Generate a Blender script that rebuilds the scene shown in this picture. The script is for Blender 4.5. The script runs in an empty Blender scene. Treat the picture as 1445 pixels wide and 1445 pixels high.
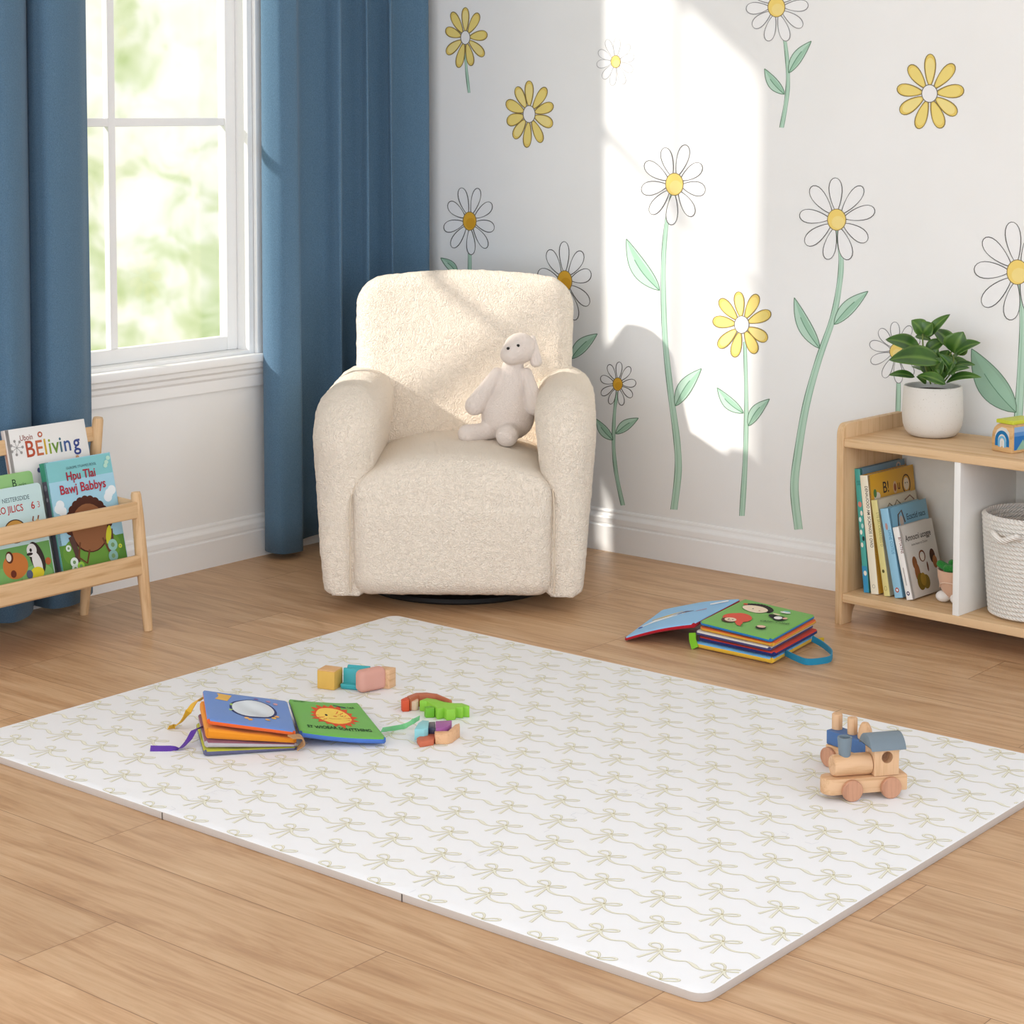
import bpy, bmesh, math, random
import numpy as np
from mathutils import Vector, Matrix

# ------------------------------------------------------------------ camera, world, sun, exposure
SC = bpy.context.scene
COL = SC.collection
CAM = np.array([4.717, -5.205, 1.45]); YAW = math.radians(39.4968); PITCH = math.radians(3.719)
FPX, PCX, PCY = 2800.0, 722.5, 338.0
cam_data = bpy.data.cameras.new('camera'); cam = bpy.data.objects.new('camera', cam_data); COL.objects.link(cam)
cam.location = CAM; cam.rotation_euler = (math.pi/2-PITCH, 0, YAW)
cam_data.sensor_width = 36; cam_data.lens = FPX/1445*36; cam_data.shift_y = -(722.5-PCY)/1445
cam_data.clip_end = 200
SC.camera = cam
SC.view_settings.view_transform = 'Standard'; SC.view_settings.look = 'None'
SC.view_settings.gamma = 1; SC.view_settings.use_curve_mapping = False
SC.view_settings.exposure = 0.0
SC.cycles.max_bounces = 8; SC.cycles.diffuse_bounces = 5

WORLD_STRENGTH = 1.15
SUN_K, SUN_Z, SUN_STRENGTH, SUN_ANGLE = 0.885, 0.74, 4.9, 2.0      # dx/dy, dz/dy of the sun's travel
FILL_FRONT, FILL_RIGHT, FILL_LEFT = 97.0, 60.0, 20.0

sun_d = bpy.data.lights.new('sun', 'SUN'); sun_d.energy = SUN_STRENGTH; sun_d.angle = math.radians(SUN_ANGLE)
sun_d.color = (1.0, 0.955, 0.88)
sun = bpy.data.objects.new('sun', sun_d); COL.objects.link(sun)
sun.rotation_euler = Vector((SUN_K, 1.0, -SUN_Z)).to_track_quat('-Z', 'Y').to_euler()
sun.location = (-6, -7, 6)
def area(name, loc, rot, sx, sy, e, c):
    d = bpy.data.lights.new(name, 'AREA'); d.shape = 'RECTANGLE'; d.size = sx; d.size_y = sy; d.energy = e; d.color = c
    o = bpy.data.objects.new(name, d); COL.objects.link(o); o.location = loc; o.rotation_euler = rot
    return o
# added fill lamps at the unseen open sides behind and right of the camera
area('fill_light_front', (3.2, -7.6, 1.6), (math.pi/2, 0, 0), 5.5, 2.4, FILL_FRONT, (0.75, 0.86, 1.0))
area('fill_light_right', (6.6, -3.4, 1.6), (math.pi/2, 0, math.pi/2), 5.0, 2.4, FILL_RIGHT, (0.75, 0.86, 1.0))
area('fill_light_left', (.12, -4.6, 1.5), (math.pi/2, 0, -math.pi/2), 1.6, 1.5, FILL_LEFT, (0.80, 0.90, 1.0))  # added fill lamp near the left wall, with no window behind it

def lin(h):
    h = h.lstrip('#'); v = [int(h[i:i+2], 16)/255 for i in (0, 2, 4)]
    return tuple((c/12.92 if c <= .04045 else ((c+.055)/1.055)**2.4) for c in v) + (1.0,)

class NT:
    def __init__(s, nt): s.nt = nt; s.x = -900
    def n(s, t, **kw):
        nd = s.nt.nodes.new(t); s.x += 40; nd.location = (s.x, 0)
        for k, v in kw.items():
            if k.startswith('_'): setattr(nd, k[1:], v)
            else:
                key = int(k[1:]) if k[0] == 'i' and k[1:].isdigit() else k.replace('__', ' ')
                nd.inputs[key].default_value = v
        return nd
    def l(s, a, b): s.nt.links.new(a, b)
    def math(s, op, a, b=None, c=None, clamp=False):
        nd = s.nt.nodes.new('ShaderNodeMath'); nd.operation = op; nd.use_clamp = clamp
        for i, q in enumerate((a, b, c)):
            if q is None: continue
            if isinstance(q, (int, float)): nd.inputs[i].default_value = q
            else: s.l(q, nd.inputs[i])
        return nd.outputs[0]
    def mix(s, f, a, b, blend='MIX'):
        nd = s.nt.nodes.new('ShaderNodeMix'); nd.data_type = 'RGBA'; nd.blend_type = blend
        for q, k in ((f, 0), (a, 6), (b, 7)):
            if isinstance(q, (int, float, tuple)): nd.inputs[k].default_value = q
            else: s.l(q, nd.inputs[k])
        return nd.outputs[2]
    def ramp(s, f, stops, interp='LINEAR'):
        nd = s.nt.nodes.new('ShaderNodeValToRGB'); cr = nd.color_ramp; cr.interpolation = interp
        while len(cr.elements) < len(stops): cr.elements.new(0.5)
        for e, (p, c) in zip(cr.elements, stops): e.position = p; e.color = c
        s.l(f, nd.inputs[0]); return nd.outputs[0]

world = bpy.data.worlds.new('garden_daylight'); SC.world = world; world.use_nodes = True
w = world.node_tree; w.nodes.clear(); N = NT(w)
tc = N.n('ShaderNodeTexCoord')
sep = N.n('ShaderNodeSeparateXYZ'); N.l(tc.outputs['Generated'], sep.inputs[0])
nz = N.n('ShaderNodeTexNoise', Scale=46.0, Detail=2.2, Roughness=0.5, Distortion=0.4); N.l(tc.outputs['Generated'], nz.inputs['Vector'])
nz2 = N.n('ShaderNodeTexNoise', Scale=9.0, Detail=1.0, Roughness=0.4); N.l(tc.outputs['Generated'], nz2.inputs['Vector'])
amt = N.math('ADD', N.math('MULTIPLY', nz.outputs[0], .6), N.math('MULTIPLY', nz2.outputs[0], .4))
amt = N.math('ADD', amt, N.math('MULTIPLY', sep.outputs[2], -0.35))
leaf = N.ramp(amt, [(0.38, (1, 1, 1, 1)), (0.47, lin('#f8fbee')), (0.54, lin('#dde9c2')), (0.62, lin('#c2d69a')), (0.72, lin('#abc08e'))])
nz3 = N.n('ShaderNodeTexNoise', Scale=22.0, Detail=1.0); N.l(tc.outputs['Generated'], nz3.inputs['Vector'])
leaf = N.mix(N.math('MULTIPLY', nz3.outputs[0], .55), leaf, N.mix(1.0, leaf, lin('#f6f0cf'), 'MULTIPLY'))
side = N.math('MULTIPLY', sep.outputs[0], -6.0, clamp=True)
colr = N.mix(side, (0.86, 0.93, 1.0, 1), leaf)
bg = N.n('ShaderNodeBackground', Strength=WORLD_STRENGTH); N.l(colr, bg.inputs[0])
wo = N.n('ShaderNodeOutputWorld'); N.l(bg.outputs[0], wo.inputs[0])

# ------------------------------------------------------------------ pixel rays onto real planes
Xd = np.array([math.cos(YAW), math.sin(YAW)]); Fd = np.array([-math.sin(YAW), math.cos(YAW)])
def ray(px, py):
    x = (px-PCX)/FPX; y = -(py-PCY)/FPX; c, s = math.cos(PITCH), math.sin(PITCH)
    f = c+y*s; up = -s+y*c
    return np.array([x*Xd[0]+f*Fd[0], x*Xd[1]+f*Fd[1], up])
def plane(px, py, ax, val):
    r = ray(px, py); t = (val-CAM[ax])/r[ax]; return CAM+r*t
def gp(px, py, z=0.0): return plane(px, py, 2, z)

# ------------------------------------------------------------------ materials
MATS = {}
def base_mat(name, color, rough=.6, spec=.4, metal=0.0, sheen=0.0):
    m = bpy.data.materials.new(name); m.use_nodes = True
    b = m.node_tree.nodes['Principled BSDF']
    b.inputs['Base Color'].default_value = color if len(color) == 4 else (*color, 1)
    b.inputs['Roughness'].default_value = rough; b.inputs['Metallic'].default_value = metal
    b.inputs['Specular IOR Level'].default_value = spec
    b.inputs['Sheen Weight'].default_value = sheen
    return m, b, NT(m.node_tree)
def paint(h, rough=.55, spec=.35, noise=.06, scale=30, bump=0.0, bscale=200, sheen=0.0, metal=0.0):
    """procedural paint / fabric of one colour with faint variation"""
    key = ('p', h, rough, spec, noise, scale, bump, bscale, sheen, metal)
    if key in MATS: return MATS[key]
    m, b, n = base_mat('paint_'+h.strip('#'), lin(h), rough, spec, metal, sheen)
    t = n.n('ShaderNodeTexCoord'); nz = n.n('ShaderNodeTexNoise', Scale=scale, Detail=3.0)
    n.l(t.outputs['Object'], nz.inputs['Vector'])
    v = n.math('ADD', n.math('MULTIPLY', nz.outputs[0], noise*2), 1-noise)
    cm = n.n('ShaderNodeVectorMath', _operation='SCALE'); cm.inputs[0].default_value = lin(h)[:3]
    n.l(v, cm.inputs['Scale']); n.l(cm.outputs[0], b.inputs['Base Color'])
    if bump:
        nb = n.n('ShaderNodeTexNoise', Scale=bscale, Detail=2.0); n.l(t.outputs['Object'], nb.inputs['Vector'])
        bp = n.n('ShaderNodeBump', Strength=bump, Distance=.002); n.l(nb.outputs[0], bp.inputs['Height']); n.l(bp.outputs[0], b.inputs['Normal'])
    MATS[key] = m; return m
def flat(h, rough=.7): return paint(h, rough, .2, .03)
def wood(h1, h2, axis='X', scale=1.0, rough=.5):
    key = ('w', h1, h2, axis, scale)
    if key in MATS: return MATS[key]
    m, b, n = base_mat('wood_'+h1.strip('#'), lin(h1), rough, .35)
    t = n.n('ShaderNodeTexCoord'); mp = n.n('ShaderNodeMapping')
    st = {'X': (1.2, 22, 22), 'Y': (22, 1.2, 22), 'Z': (22, 22, 1.2)}[axis]
    mp.inputs['Scale'].default_value = tuple(q*scale for q in st); n.l(t.outputs['Object'], mp.inputs[0])
    nz = n.n('ShaderNodeTexNoise', Scale=1.6, Detail=6.0, Roughness=.6, Distortion=.8); n.l(mp.outputs[0], nz.inputs['Vector'])
    nf = n.n('ShaderNodeTexNoise', Scale=9.0, Detail=3.0); n.l(mp.outputs[0], nf.inputs['Vector'])
    f = n.math('ADD', n.math('MULTIPLY', nz.outputs[0], .75), n.math('MULTIPLY', nf.outputs[0], .25))
    c = n.ramp(f, [(.34, lin(h2)), (.52, lin(h1)), (.7, lin(h1))]); n.l(c, b.inputs['Base Color'])
    bp = n.n('ShaderNodeBump', Strength=.12, Distance=.001); n.l(nf.outputs[0], bp.inputs['Height']); n.l(bp.outputs[0], b.inputs['Normal'])
    MATS[key] = m; return m
def boucle(h, scale=95, strength=.9, dist=.006):
    key = ('b', h, scale)
    if key in MATS: return MATS[key]
    m, b, n = base_mat('boucle_'+h.strip('#'), lin(h), .95, .05, 0, .25)
    t = n.n('ShaderNodeTexCoord')
    nw = n.n('ShaderNodeTexNoise', Scale=scale*.45, Detail=2.0); n.l(t.outputs['Object'], nw.inputs['Vector'])
    mx = n.n('ShaderNodeMix', _data_type='VECTOR'); mx.inputs[0].default_value = .04
    n.l(t.outputs['Object'], mx.inputs[4]); n.l(nw.outputs[1], mx.inputs[5])
    vo = n.n('ShaderNodeTexVoronoi', Scale=scale, _feature='SMOOTH_F1'); vo.inputs['Smoothness'].default_value = .6
    n.l(mx.outputs[1], vo.inputs['Vector'])
    nf = n.n('ShaderNodeTexNoise', Scale=scale*2.2, Detail=3.0); n.l(t.outputs['Object'], nf.inputs['Vector'])
    hgt = n.math('SUBTRACT', n.math('MULTIPLY', nf.outputs[0], .45), vo.outputs[0])
    bp = n.n('ShaderNodeBump', Strength=strength, Distance=dist); n.l(hgt, bp.inputs['Height']); n.l(bp.outputs[0], b.inputs['Normal'])
    MATS[key] = m; return m
def fabric(h, h2=None, weave=420):
    key = ('f', h, weave)
    if key in MATS: return MATS[key]
    m, b, n = base_mat('fabric_'+h.strip('#'), lin(h), .9, .1, 0, .12)
    t = n.n('ShaderNodeTexCoord'); mp = n.n('ShaderNodeMapping'); mp.inputs['Scale'].default_value = (1, 1, .55); n.l(t.outputs['Object'], mp.inputs[0])
    nz = n.n('ShaderNodeTexNoise', Scale=weave, Detail=2.0); n.l(mp.outputs[0], nz.inputs['Vector'])
    n2 = n.n('ShaderNodeTexNoise', Scale=6.0, Detail=2.0); n.l(t.outputs['Object'], n2.inputs['Vector'])
    c = n.ramp(nz.outputs[0], [(.3, lin(h2 or h)), (.7, lin(h))]); n.l(c, b.inputs['Base Color'])
    bp = n.n('ShaderNodeBump', Strength=.35, Distance=.0015); n.l(nz.outputs[0], bp.inputs['Height']); n.l(bp.outputs[0], b.inputs['Normal'])
    MATS[key] = m; return m

# ------------------------------------------------------------------ object helpers
def tag(o, label=None, cat=None, group=None, kind=None):
    if label: o['label'] = label
    if cat: o['category'] = cat
    if group: o['group'] = group
    if kind: o['kind'] = kind
    return o
def thing(name, label, cat, loc=(0, 0, 0), rz=0.0, group=None, rot=None):
    o = bpy.data.objects.new(name, None); COL.objects.link(o); o.empty_display_size = .05
    o.location = loc; o.rotation_euler = rot if rot else (0, 0, rz)
    return tag(o, label, cat, group)
def link(name, me, mats, parent=None, smooth=False, loc=None, rot=None):
    o = bpy.data.objects.new(name, me); COL.objects.link(o)
    for m in (mats if isinstance(mats, (list, tuple)) else [mats]): me.materials.append(m)
    if smooth:
        for p in me.polygons: p.use_smooth = True
    if parent: o.parent = parent
    if loc is not None: o.location = loc
    if rot is not None: o.rotation_euler = rot
    return o
def mesh_of(v, f):
    me = bpy.data.meshes.new('m'); me.from_pydata([tuple(map(float, q)) for q in v], [], [tuple(q) for q in f]); me.update(); return me
def bm_new(): return bmesh.new()
def bm_box(bm, x0, x1, y0, y1, z0, z1, mtx=None):
    vs = [bm.verts.new((x, y, z)) for z in (z0, z1) for x, y in ((x0, y0), (x1, y0), (x1, y1), (x0, y1))]
    for q in ((3, 2, 1, 0), (4, 5, 6, 7), (0, 1, 5, 4), (1, 2, 6, 5), (2, 3, 7, 6), (3, 0, 4, 7)): bm.faces.new([vs[i] for i in q])
    if mtx is not None:
        for v in vs: v.co = mtx @ v.co
    return vs
def bm_done(bm, name, mats, parent=None, bevel=0.0, seg=3, smooth=None, loc=None, rot=None, autos=35):
    bmesh.ops.recalc_face_normals(bm, faces=bm.faces)
    if bevel:
        es = [e for e in bm.edges if len(e.link_faces) == 2 and e.calc_face_angle(0) > math.radians(30)]
        bmesh.ops.bevel(bm, geom=es, offset=bevel, segments=seg, profile=.5, affect='EDGES', clamp_overlap=True)
    me = bpy.data.meshes.new(name); bm.to_mesh(me); bm.free()
    o = link(name, me, mats, parent, False, loc, rot)
    if smooth is None: smooth = bool(bevel)
    if smooth: shade(o, autos)
    return o
def shade(o, ang=35):
    for p in o.data.polygons: p.use_smooth = True
    try: o.data.set_sharp_from_angle(angle=math.radians(ang))
    except Exception: pass
def box(name, x0, x1, y0, y1, z0, z1, mats, parent=None, bevel=.003, seg=3, mtx=None, **kw):
    bm = bm_new(); bm_box(bm, x0, x1, y0, y1, z0, z1, mtx); return bm_done(bm, name, mats, parent, bevel, seg, **kw)
def prism(name, pts, d0, d1, axis, mats, parent=None, bevel=.0, seg=2, **kw):
    """extrude a 2D outline along axis; pts are (a,b) in the other two axes"""
    bm = bm_new(); f = {'X': lambda a, b, d: (d, a, b), 'Y': lambda a, b, d: (a, d, b), 'Z': lambda a, b, d: (a, b, d)}[axis]
    lo = [bm.verts.new(f(a, b, d0)) for a, b in pts]; hi = [bm.verts.new(f(a, b, d1)) for a, b in pts]
    n = len(pts)
    bm.faces.new(lo); bm.faces.new(hi[::-1])
    for i in range(n): bm.faces.new((lo[i], lo[(i+1) % n], hi[(i+1) % n], hi[i]))
    return bm_done(bm, name, mats, parent, bevel, seg, **kw)
def lathe(name, prof, mats, parent=None, n=48, axis='Z', loc=None, rot=None, ang=40):
    vs, fs = [], []
    for r, z in prof:
        for i in range(n):
            a = 2*math.pi*i/n; c = (r*math.cos(a), r*math.sin(a), z)
            vs.append(c if axis == 'Z' else ((c[0], z, c[1]) if axis == 'Y' else (z, c[0], c[1])))
    for k in range(len(prof)-1):
        for i in range(n): fs.append((k*n+i, k*n+(i+1) % n, (k+1)*n+(i+1) % n, (k+1)*n+i))
    if prof[0][0] > 1e-6: fs.append(tuple(range(n))[::-1])
    if prof[-1][0] > 1e-6: fs.append(tuple((len(prof)-1)*n+i for i in range(n)))
    me = mesh_of(vs, fs); bm = bmesh.new(); bm.from_mesh(me)
    bmesh.ops.remove_doubles(bm, verts=bm.verts, dist=1e-6); bmesh.ops.recalc_face_normals(bm, faces=bm.faces); bm.to_mesh(me); bm.free()
    o = link(name, me, mats, parent, False, loc, rot); shade(o, ang); return o
def tube(name, pts, rad, mats, parent=None, n=12, caps=True, loc=None, flatten=None):
    """tube along points; rad number or list; flatten=(a,b) elliptical factors"""
    pts = [Vector(p) for p in pts]; vs, fs = [], []
    up = Vector((0, 0, 1))
    for k, p in enumerate(pts):
        t = (pts[min(k+1, len(pts)-1)]-pts[max(k-1, 0)]).normalized()
        s = t.cross(up);
        if s.length < 1e-3: s = t.cross(Vector((0, 1, 0)))
        s.normalize(); q = s.cross(t)
        r = rad[k] if isinstance(rad, (list, tuple)) else rad
        fa, fb = flatten or (1, 1)
        for i in range(n):
            a = 2*math.pi*i/n; vs.append(p+s*r*fa*math.cos(a)+q*r*fb*math.sin(a))
    for k in range(len(pts)-1):
        for i in range(n): fs.append((k*n+i, k*n+(i+1) % n, (k+1)*n+(i+1) % n, (k+1)*n+i))
    if caps: fs.append(tuple(range(n))[::-1]); fs.append(tuple((len(pts)-1)*n+i for i in range(n)))
    o = link(name, mesh_of(vs, fs), mats, parent, False, loc); shade(o, 50); return o
def smooth_path(pts, n=8):
    P = [np.array(p, float) for p in pts]; out = []
    for i in range(len(P)-1):
        p0 = P[max(i-1, 0)]; p1 = P[i]; p2 = P[i+1]; p3 = P[min(i+2, len(P)-1)]
        for k in range(n):
            t = k/n; out.append(.5*((2*p1)+(-p0+p2)*t+(2*p0-5*p1+4*p2-p3)*t*t+(-p0+3*p1-3*p2+p3)*t**3))
    out.append(P[-1]); return out

# ---- implicit surfaces for soft things (surface nets)
def sdf_mesh(f, lo, hi, h):
    lo = np.array(lo, float); n = np.ceil((np.array(hi)-lo)/h).astype(int)+1
    ax = [lo[i]+h*np.arange(n[i]) for i in range(3)]
    X, Y, Z = np.meshgrid(*ax, indexing='ij'); V = f(X, Y, Z)
    S = V < 0
    acc = np.zeros((n[0]-1, n[1]-1, n[2]-1, 3)); cnt = np.zeros(acc.shape[:3])
    idx = np.stack(np.meshgrid(*[np.arange(k-1) for k in n], indexing='ij'), -1).astype(float)
    def sl(c): return tuple(slice(c[i], n[i]-1+c[i]) for i in range(3))
    corners = [(a, b, c) for a in (0, 1) for b in (0, 1) for c in (0, 1)]
    for c in corners:
        for d in range(3):
            if c[d] == 1: continue
            c2 = list(c); c2[d] = 1; c2 = tuple(c2)
            a, b = V[sl(c)], V[sl(c2)]; m = (a < 0) != (b < 0)
            t = np.where(m, a/np.where(m, a-b, 1), 0)
            for k in range(3):
                acc[..., k] += m*(idx[..., k]+c[k]+(t if k == d else 0))
            cnt += m
    act = cnt > 0; vid = -np.ones(cnt.shape, int); vid[act] = np.arange(act.sum())
    verts = lo+h*(acc[act]/cnt[act][:, None])
    faces = []
    for d in range(3):
        e1, e2 = (d+1) % 3, (d+2) % 3
        s0 = [slice(1, n[i]-1) for i in range(3)]; s0[d] = slice(0, n[d]-1)
        s1 = list(s0); s1[d] = slice(1, n[d])
        a, b = S[tuple(s0)], S[tuple(s1)]
        I = np.argwhere(a != b)
        if not len(I): continue
        base = I.copy(); base[:, e1] += 1; base[:, e2] += 1
        flip = b[tuple(I.T)]
        q = []
        for (o1, o2) in ((1, 1), (0, 1), (0, 0), (1, 0)):
            j = base.copy(); j[:, e1] -= o1; j[:, e2] -= o2; q.append(vid[tuple(j.T)])
        q = np.stack(q, 1); q[flip] = q[flip][:, ::-1]; faces.append(q)
    F = np.concatenate(faces); F = F[(F >= 0).all(1)]
    me = bpy.data.meshes.new('soft'); me.from_pydata(verts.tolist(), [], F.tolist()); me.update()
    bm = bmesh.new(); bm.from_mesh(me); bmesh.ops.recalc_face_normals(bm, faces=bm.faces); bm.to_mesh(me); bm.free()
    return me
def smin(a, b, k): h = np.clip(.5+.5*(b-a)/k, 0, 1); return b*(1-h)+a*h-k*h*(1-h)
def smax(a, b, k): return -smin(-a, -b, k)
def s_rbox(X, Y, Z, c, b, r):
    qx, qy, qz = abs(X-c[0])-b[0]+r, abs(Y-c[1])-b[1]+r, abs(Z-c[2])-b[2]+r
    return np.sqrt(np.maximum(qx, 0)**2+np.maximum(qy, 0)**2+np.maximum(qz, 0)**2)+np.minimum(np.maximum(qx, np.maximum(qy, qz)), 0)-r
def s_caps(X, Y, Z, a, b, ra, rb):
    a = np.array(a, float); b = np.array(b, float); ab = b-a
    t = np.clip(((X-a[0])*ab[0]+(Y-a[1])*ab[1]+(Z-a[2])*ab[2])/(ab@ab+1e-12), 0, 1)
    return np.sqrt((X-a[0]-t*ab[0])**2+(Y-a[1]-t*ab[1])**2+(Z-a[2]-t*ab[2])**2)-(ra+(rb-ra)*t)
def s_ell(X, Y, Z, c, r):
    k = np.sqrt(((X-c[0])/r[0])**2+((Y-c[1])/r[1])**2+((Z-c[2])/r[2])**2)
    return (k-1)*min(r)

# ---- flat print artwork: ink lying on a surface, one mesh with one material per ink
class Art:
    def __init__(s, fn): s.fn = fn; s.v = []; s.f = []; s.mi = []; s.m = []; s.keys = {}; s.lay = 0
    def ink(s, h):
        if h not in s.keys: s.keys[h] = len(s.m); s.m.append(flat(h))
        return s.keys[h]
    def raw(s, pts, faces, h, L=None):
        L = s.lay if L is None else L; b = len(s.v); k = s.ink(h)
        for p in pts: s.v.append(s.fn(p[0], p[1], L))
        for f in faces: s.f.append(tuple(b+i for i in f)); s.mi.append(k)
    def step(s): s.lay += 1
    K = 1
    def poly(s, pts, h):          # star-shaped around its mean
        c = np.mean(np.array(pts), 0); n = len(pts); K = s.K; V = [tuple(c)]; F = [(0, i+1, (i+1) % n+1) for i in range(n)]
        for k in range(1, K+1): V += [tuple(c+(np.array(p)-c)*k/K) for p in pts]
        for k in range(K-1): F += [(1+k*n+i, 1+(k+1)*n+i, 1+(k+1)*n+(i+1) % n, 1+k*n+(i+1) % n) for i in range(n)]
        s.raw(V, F, h); s.step()
    def ell(s, cx, cy, rx, ry, h, rot=0, n=28):
        c, q = math.cos(rot), math.sin(rot)
        s.poly([(cx+rx*math.cos(a)*c-ry*math.sin(a)*q, cy+rx*math.cos(a)*q+ry*math.sin(a)*c) for a in [2*math.pi*i/n for i in range(n)]], h)
    def rect(s, x0, y0, x1, y1, h): s.poly([(x0, y0), (x1, y0), (x1, y1), (x0, y1)], h)
    def line(s, pts, wd, h, closed=False):
        P = [np.array(p[:2], float) for p in pts]; n = len(P); A = []
        for i in range(n):
            if closed: t = P[(i+1) % n]-P[(i-1) % n]
            else: t = P[min(i+1, n-1)]-P[max(i-1, 0)]
            t = t/(np.linalg.norm(t)+1e-9); q = np.array([-t[1], t[0]]); r = (wd[i] if isinstance(wd, (list, tuple, np.ndarray)) else wd)/2
            A += [P[i]+q*r, P[i]-q*r]
        m = n if closed else n-1
        s.raw(A, [(2*i, 2*i+1, 2*((i+1) % n)+1, 2*((i+1) % n)) for i in range(m)], h); s.step()
    def ring(s, cx, cy, rx, ry, wd, h, n=28, rot=0):
        c, q = math.cos(rot), math.sin(rot)
        s.line([(cx+rx*math.cos(a)*c-ry*math.sin(a)*q, cy+rx*math.cos(a)*q+ry*math.sin(a)*c) for a in [2*math.pi*i/n for i in range(n)]], wd, h, True)
    def text(s, body, x, y, size, h, bold=0.0, sx=1.0, rot=0.0, align='CENTER', flip=False):
        cu = bpy.data.curves.new('t', 'FONT'); cu.body = body; cu.size = size; cu.align_x = align; cu.offset = bold*size; cu.resolution_u = 3
        o = bpy.data.objects.new('t', cu); COL.objects.link(o)
        bpy.context.view_layer.update()
        me = bpy.data.meshes.new_from_object(o)
        c, q = math.cos(rot), math.sin(rot); fl = -1 if flip else 1
        pts = [(x+v.co.x*sx*c-v.co.y*fl*q, y+v.co.x*sx*q+v.co.y*fl*c) for v in me.vertices]
        s.raw(pts, [tuple(p.vertices) for p in me.polygons], h); s.step()
        bpy.data.objects.remove(o); bpy.data.curves.remove(cu); bpy.data.meshes.remove(me)
    def done(s, name, parent=None, label=None):
        me = mesh_of(s.v, s.f); o = link(name, me, s.m, parent)
        for p, k in zip(me.polygons, s.mi): p.material_index = k
        if label: o['label'] = label
        return o
def on_frame(o, ux, uy, nrm, eps=.0002, step=.00004):
    o, ux, uy, nrm = map(lambda q: np.array(q, float), (o, ux, uy, nrm))
    return lambda a, b, L: o+ux*a+uy*b+nrm*(eps+L*step)

# ------------------------------------------------------------------ materials of the room
def wall_mat():
    m, b, n = base_mat('plaster_white', lin('#f1f0ee'), .85, .15)
    t = n.n('ShaderNodeTexCoord')
    nz = n.n('ShaderNodeTexNoise', Scale=2.0, Detail=4.0); n.l(t.outputs['Object'], nz.inputs['Vector'])
    c = n.ramp(nz.outputs[0], [(.3, lin('#efeeeb')), (.7, lin('#f4f3f1'))]); n.l(c, b.inputs['Base Color'])
    nb = n.n('ShaderNodeTexNoise', Scale=160.0, Detail=2.0); n.l(t.outputs['Object'], nb.inputs['Vector'])
    bp = n.n('ShaderNodeBump', Strength=.15, Distance=.001); n.l(nb.outputs[0], bp.inputs['Height']); n.l(bp.outputs[0], b.inputs['Normal'])
    return m
M_WALL = wall_mat(); M_TRIM = paint('#f4f3f1', .4, .4, .01); M_CEIL = paint('#f5f4f2', .8, .2, .01)
def floor_mat():
    m, b, n = base_mat('oak_planks', lin('#c89a6e'), .42, .4)
    t = n.n('ShaderNodeTexCoord'); sp = n.n('ShaderNodeSeparateXYZ'); n.l(t.outputs['Object'], sp.inputs[0])
    W = .2152; y0 = -3.1955
    row_f = n.math('DIVIDE', n.math('SUBTRACT', sp.outputs[1], y0), W)
    row = n.math('FLOOR', row_f); fy = n.math('FRACT', row_f)
    wn = n.n('ShaderNodeTexWhiteNoise', _noise_dimensions='1D'); n.l(row, wn.inputs['W'])
    LEN = 1.26
    shift = n.math('MULTIPLY', row, 0.365)
    xf = n.math('ADD', n.math('DIVIDE', n.math('SUBTRACT', sp.outputs[0], 1.965), LEN), n.math('SUBTRACT', 8.0, shift))
    cell = n.math('FLOOR', xf); fx = n.math('FRACT', xf)
    cid = n.n('ShaderNodeCombineXYZ'); n.l(cell, cid.inputs[0]); n.l(row, cid.inputs[1])
    pr = n.n('ShaderNodeTexWhiteNoise', _noise_dimensions='2D'); n.l(cid.outputs[0], pr.inputs['Vector'])
    off = n.n('ShaderNodeCombineXYZ'); n.l(n.math('MULTIPLY', pr.outputs[0], 17.0), off.inputs[0]); n.l(n.math('MULTIPLY', row, 3.7), off.inputs[1])
    va = n.n('ShaderNodeVectorMath', _operation='ADD'); n.l(t.outputs['Object'], va.inputs[0]); n.l(off.outputs[0], va.inputs[1])
    mp = n.n('ShaderNodeMapping'); mp.inputs['Scale'].default_value = (1.5, 13, 1); n.l(va.outputs[0], mp.inputs[0])
    g1 = n.n('ShaderNodeTexNoise', Scale=1.3, Detail=7.0, Roughness=.62, Distortion=1.4); n.l(mp.outputs[0], g1.inputs['Vector'])
    mp2 = n.n('ShaderNodeMapping'); mp2.inputs['Scale'].default_value = (5, 120, 1); n.l(va.outputs[0], mp2.inputs[0])
    g2 = n.n('ShaderNodeTexNoise', Scale=1.0, Detail=4.0, Roughness=.6); n.l(mp2.outputs[0], g2.inputs['Vector'])
    f = n.math('ADD', n.math('MULTIPLY', g1.outputs[0], .68), n.math('MULTIPLY', g2.outputs[0], .32))
    c = n.ramp(f, [(.28, lin('#a67f5b')), (.42, lin('#bd946d')), (.54, lin('#cda780')), (.70, lin('#d9b894'))])
    tone = n.math('ADD', n.math('MULTIPLY', pr.outputs[0], .16), .90)
    sc = n.n('ShaderNodeVectorMath', _operation='SCALE'); n.l(c, sc.inputs[0]); n.l(tone, sc.inputs['Scale'])
    ey = n.math('MINIMUM', fy, n.math('SUBTRACT', 1.0, fy)); ex = n.math('MINIMUM', fx, n.math('SUBTRACT', 1.0, fx))
    gap = n.math('MINIMUM', n.math('MULTIPLY', ey, W), n.math('MULTIPLY', ex, LEN))
    gm = n.math('SUBTRACT', 1.0, n.math('DIVIDE', gap, .0014), clamp=True)
    col = n.mix(gm, sc.outputs[0], lin('#7a5534')); n.l(col, b.inputs['Base Color'])
    rg = n.math('ADD', n.math('MULTIPLY', g1.outputs[0], .2), .3); n.l(rg, b.inputs['Roughness'])
    h = n.math('SUBTRACT', n.math('MULTIPLY', g2.outputs[0], .25), gm)
    bp = n.n('ShaderNodeBump', Strength=.25, Distance=.0012); n.l(h, bp.inputs['Height']); n.l(bp.outputs[0], b.inputs['Normal'])
    return m
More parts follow.
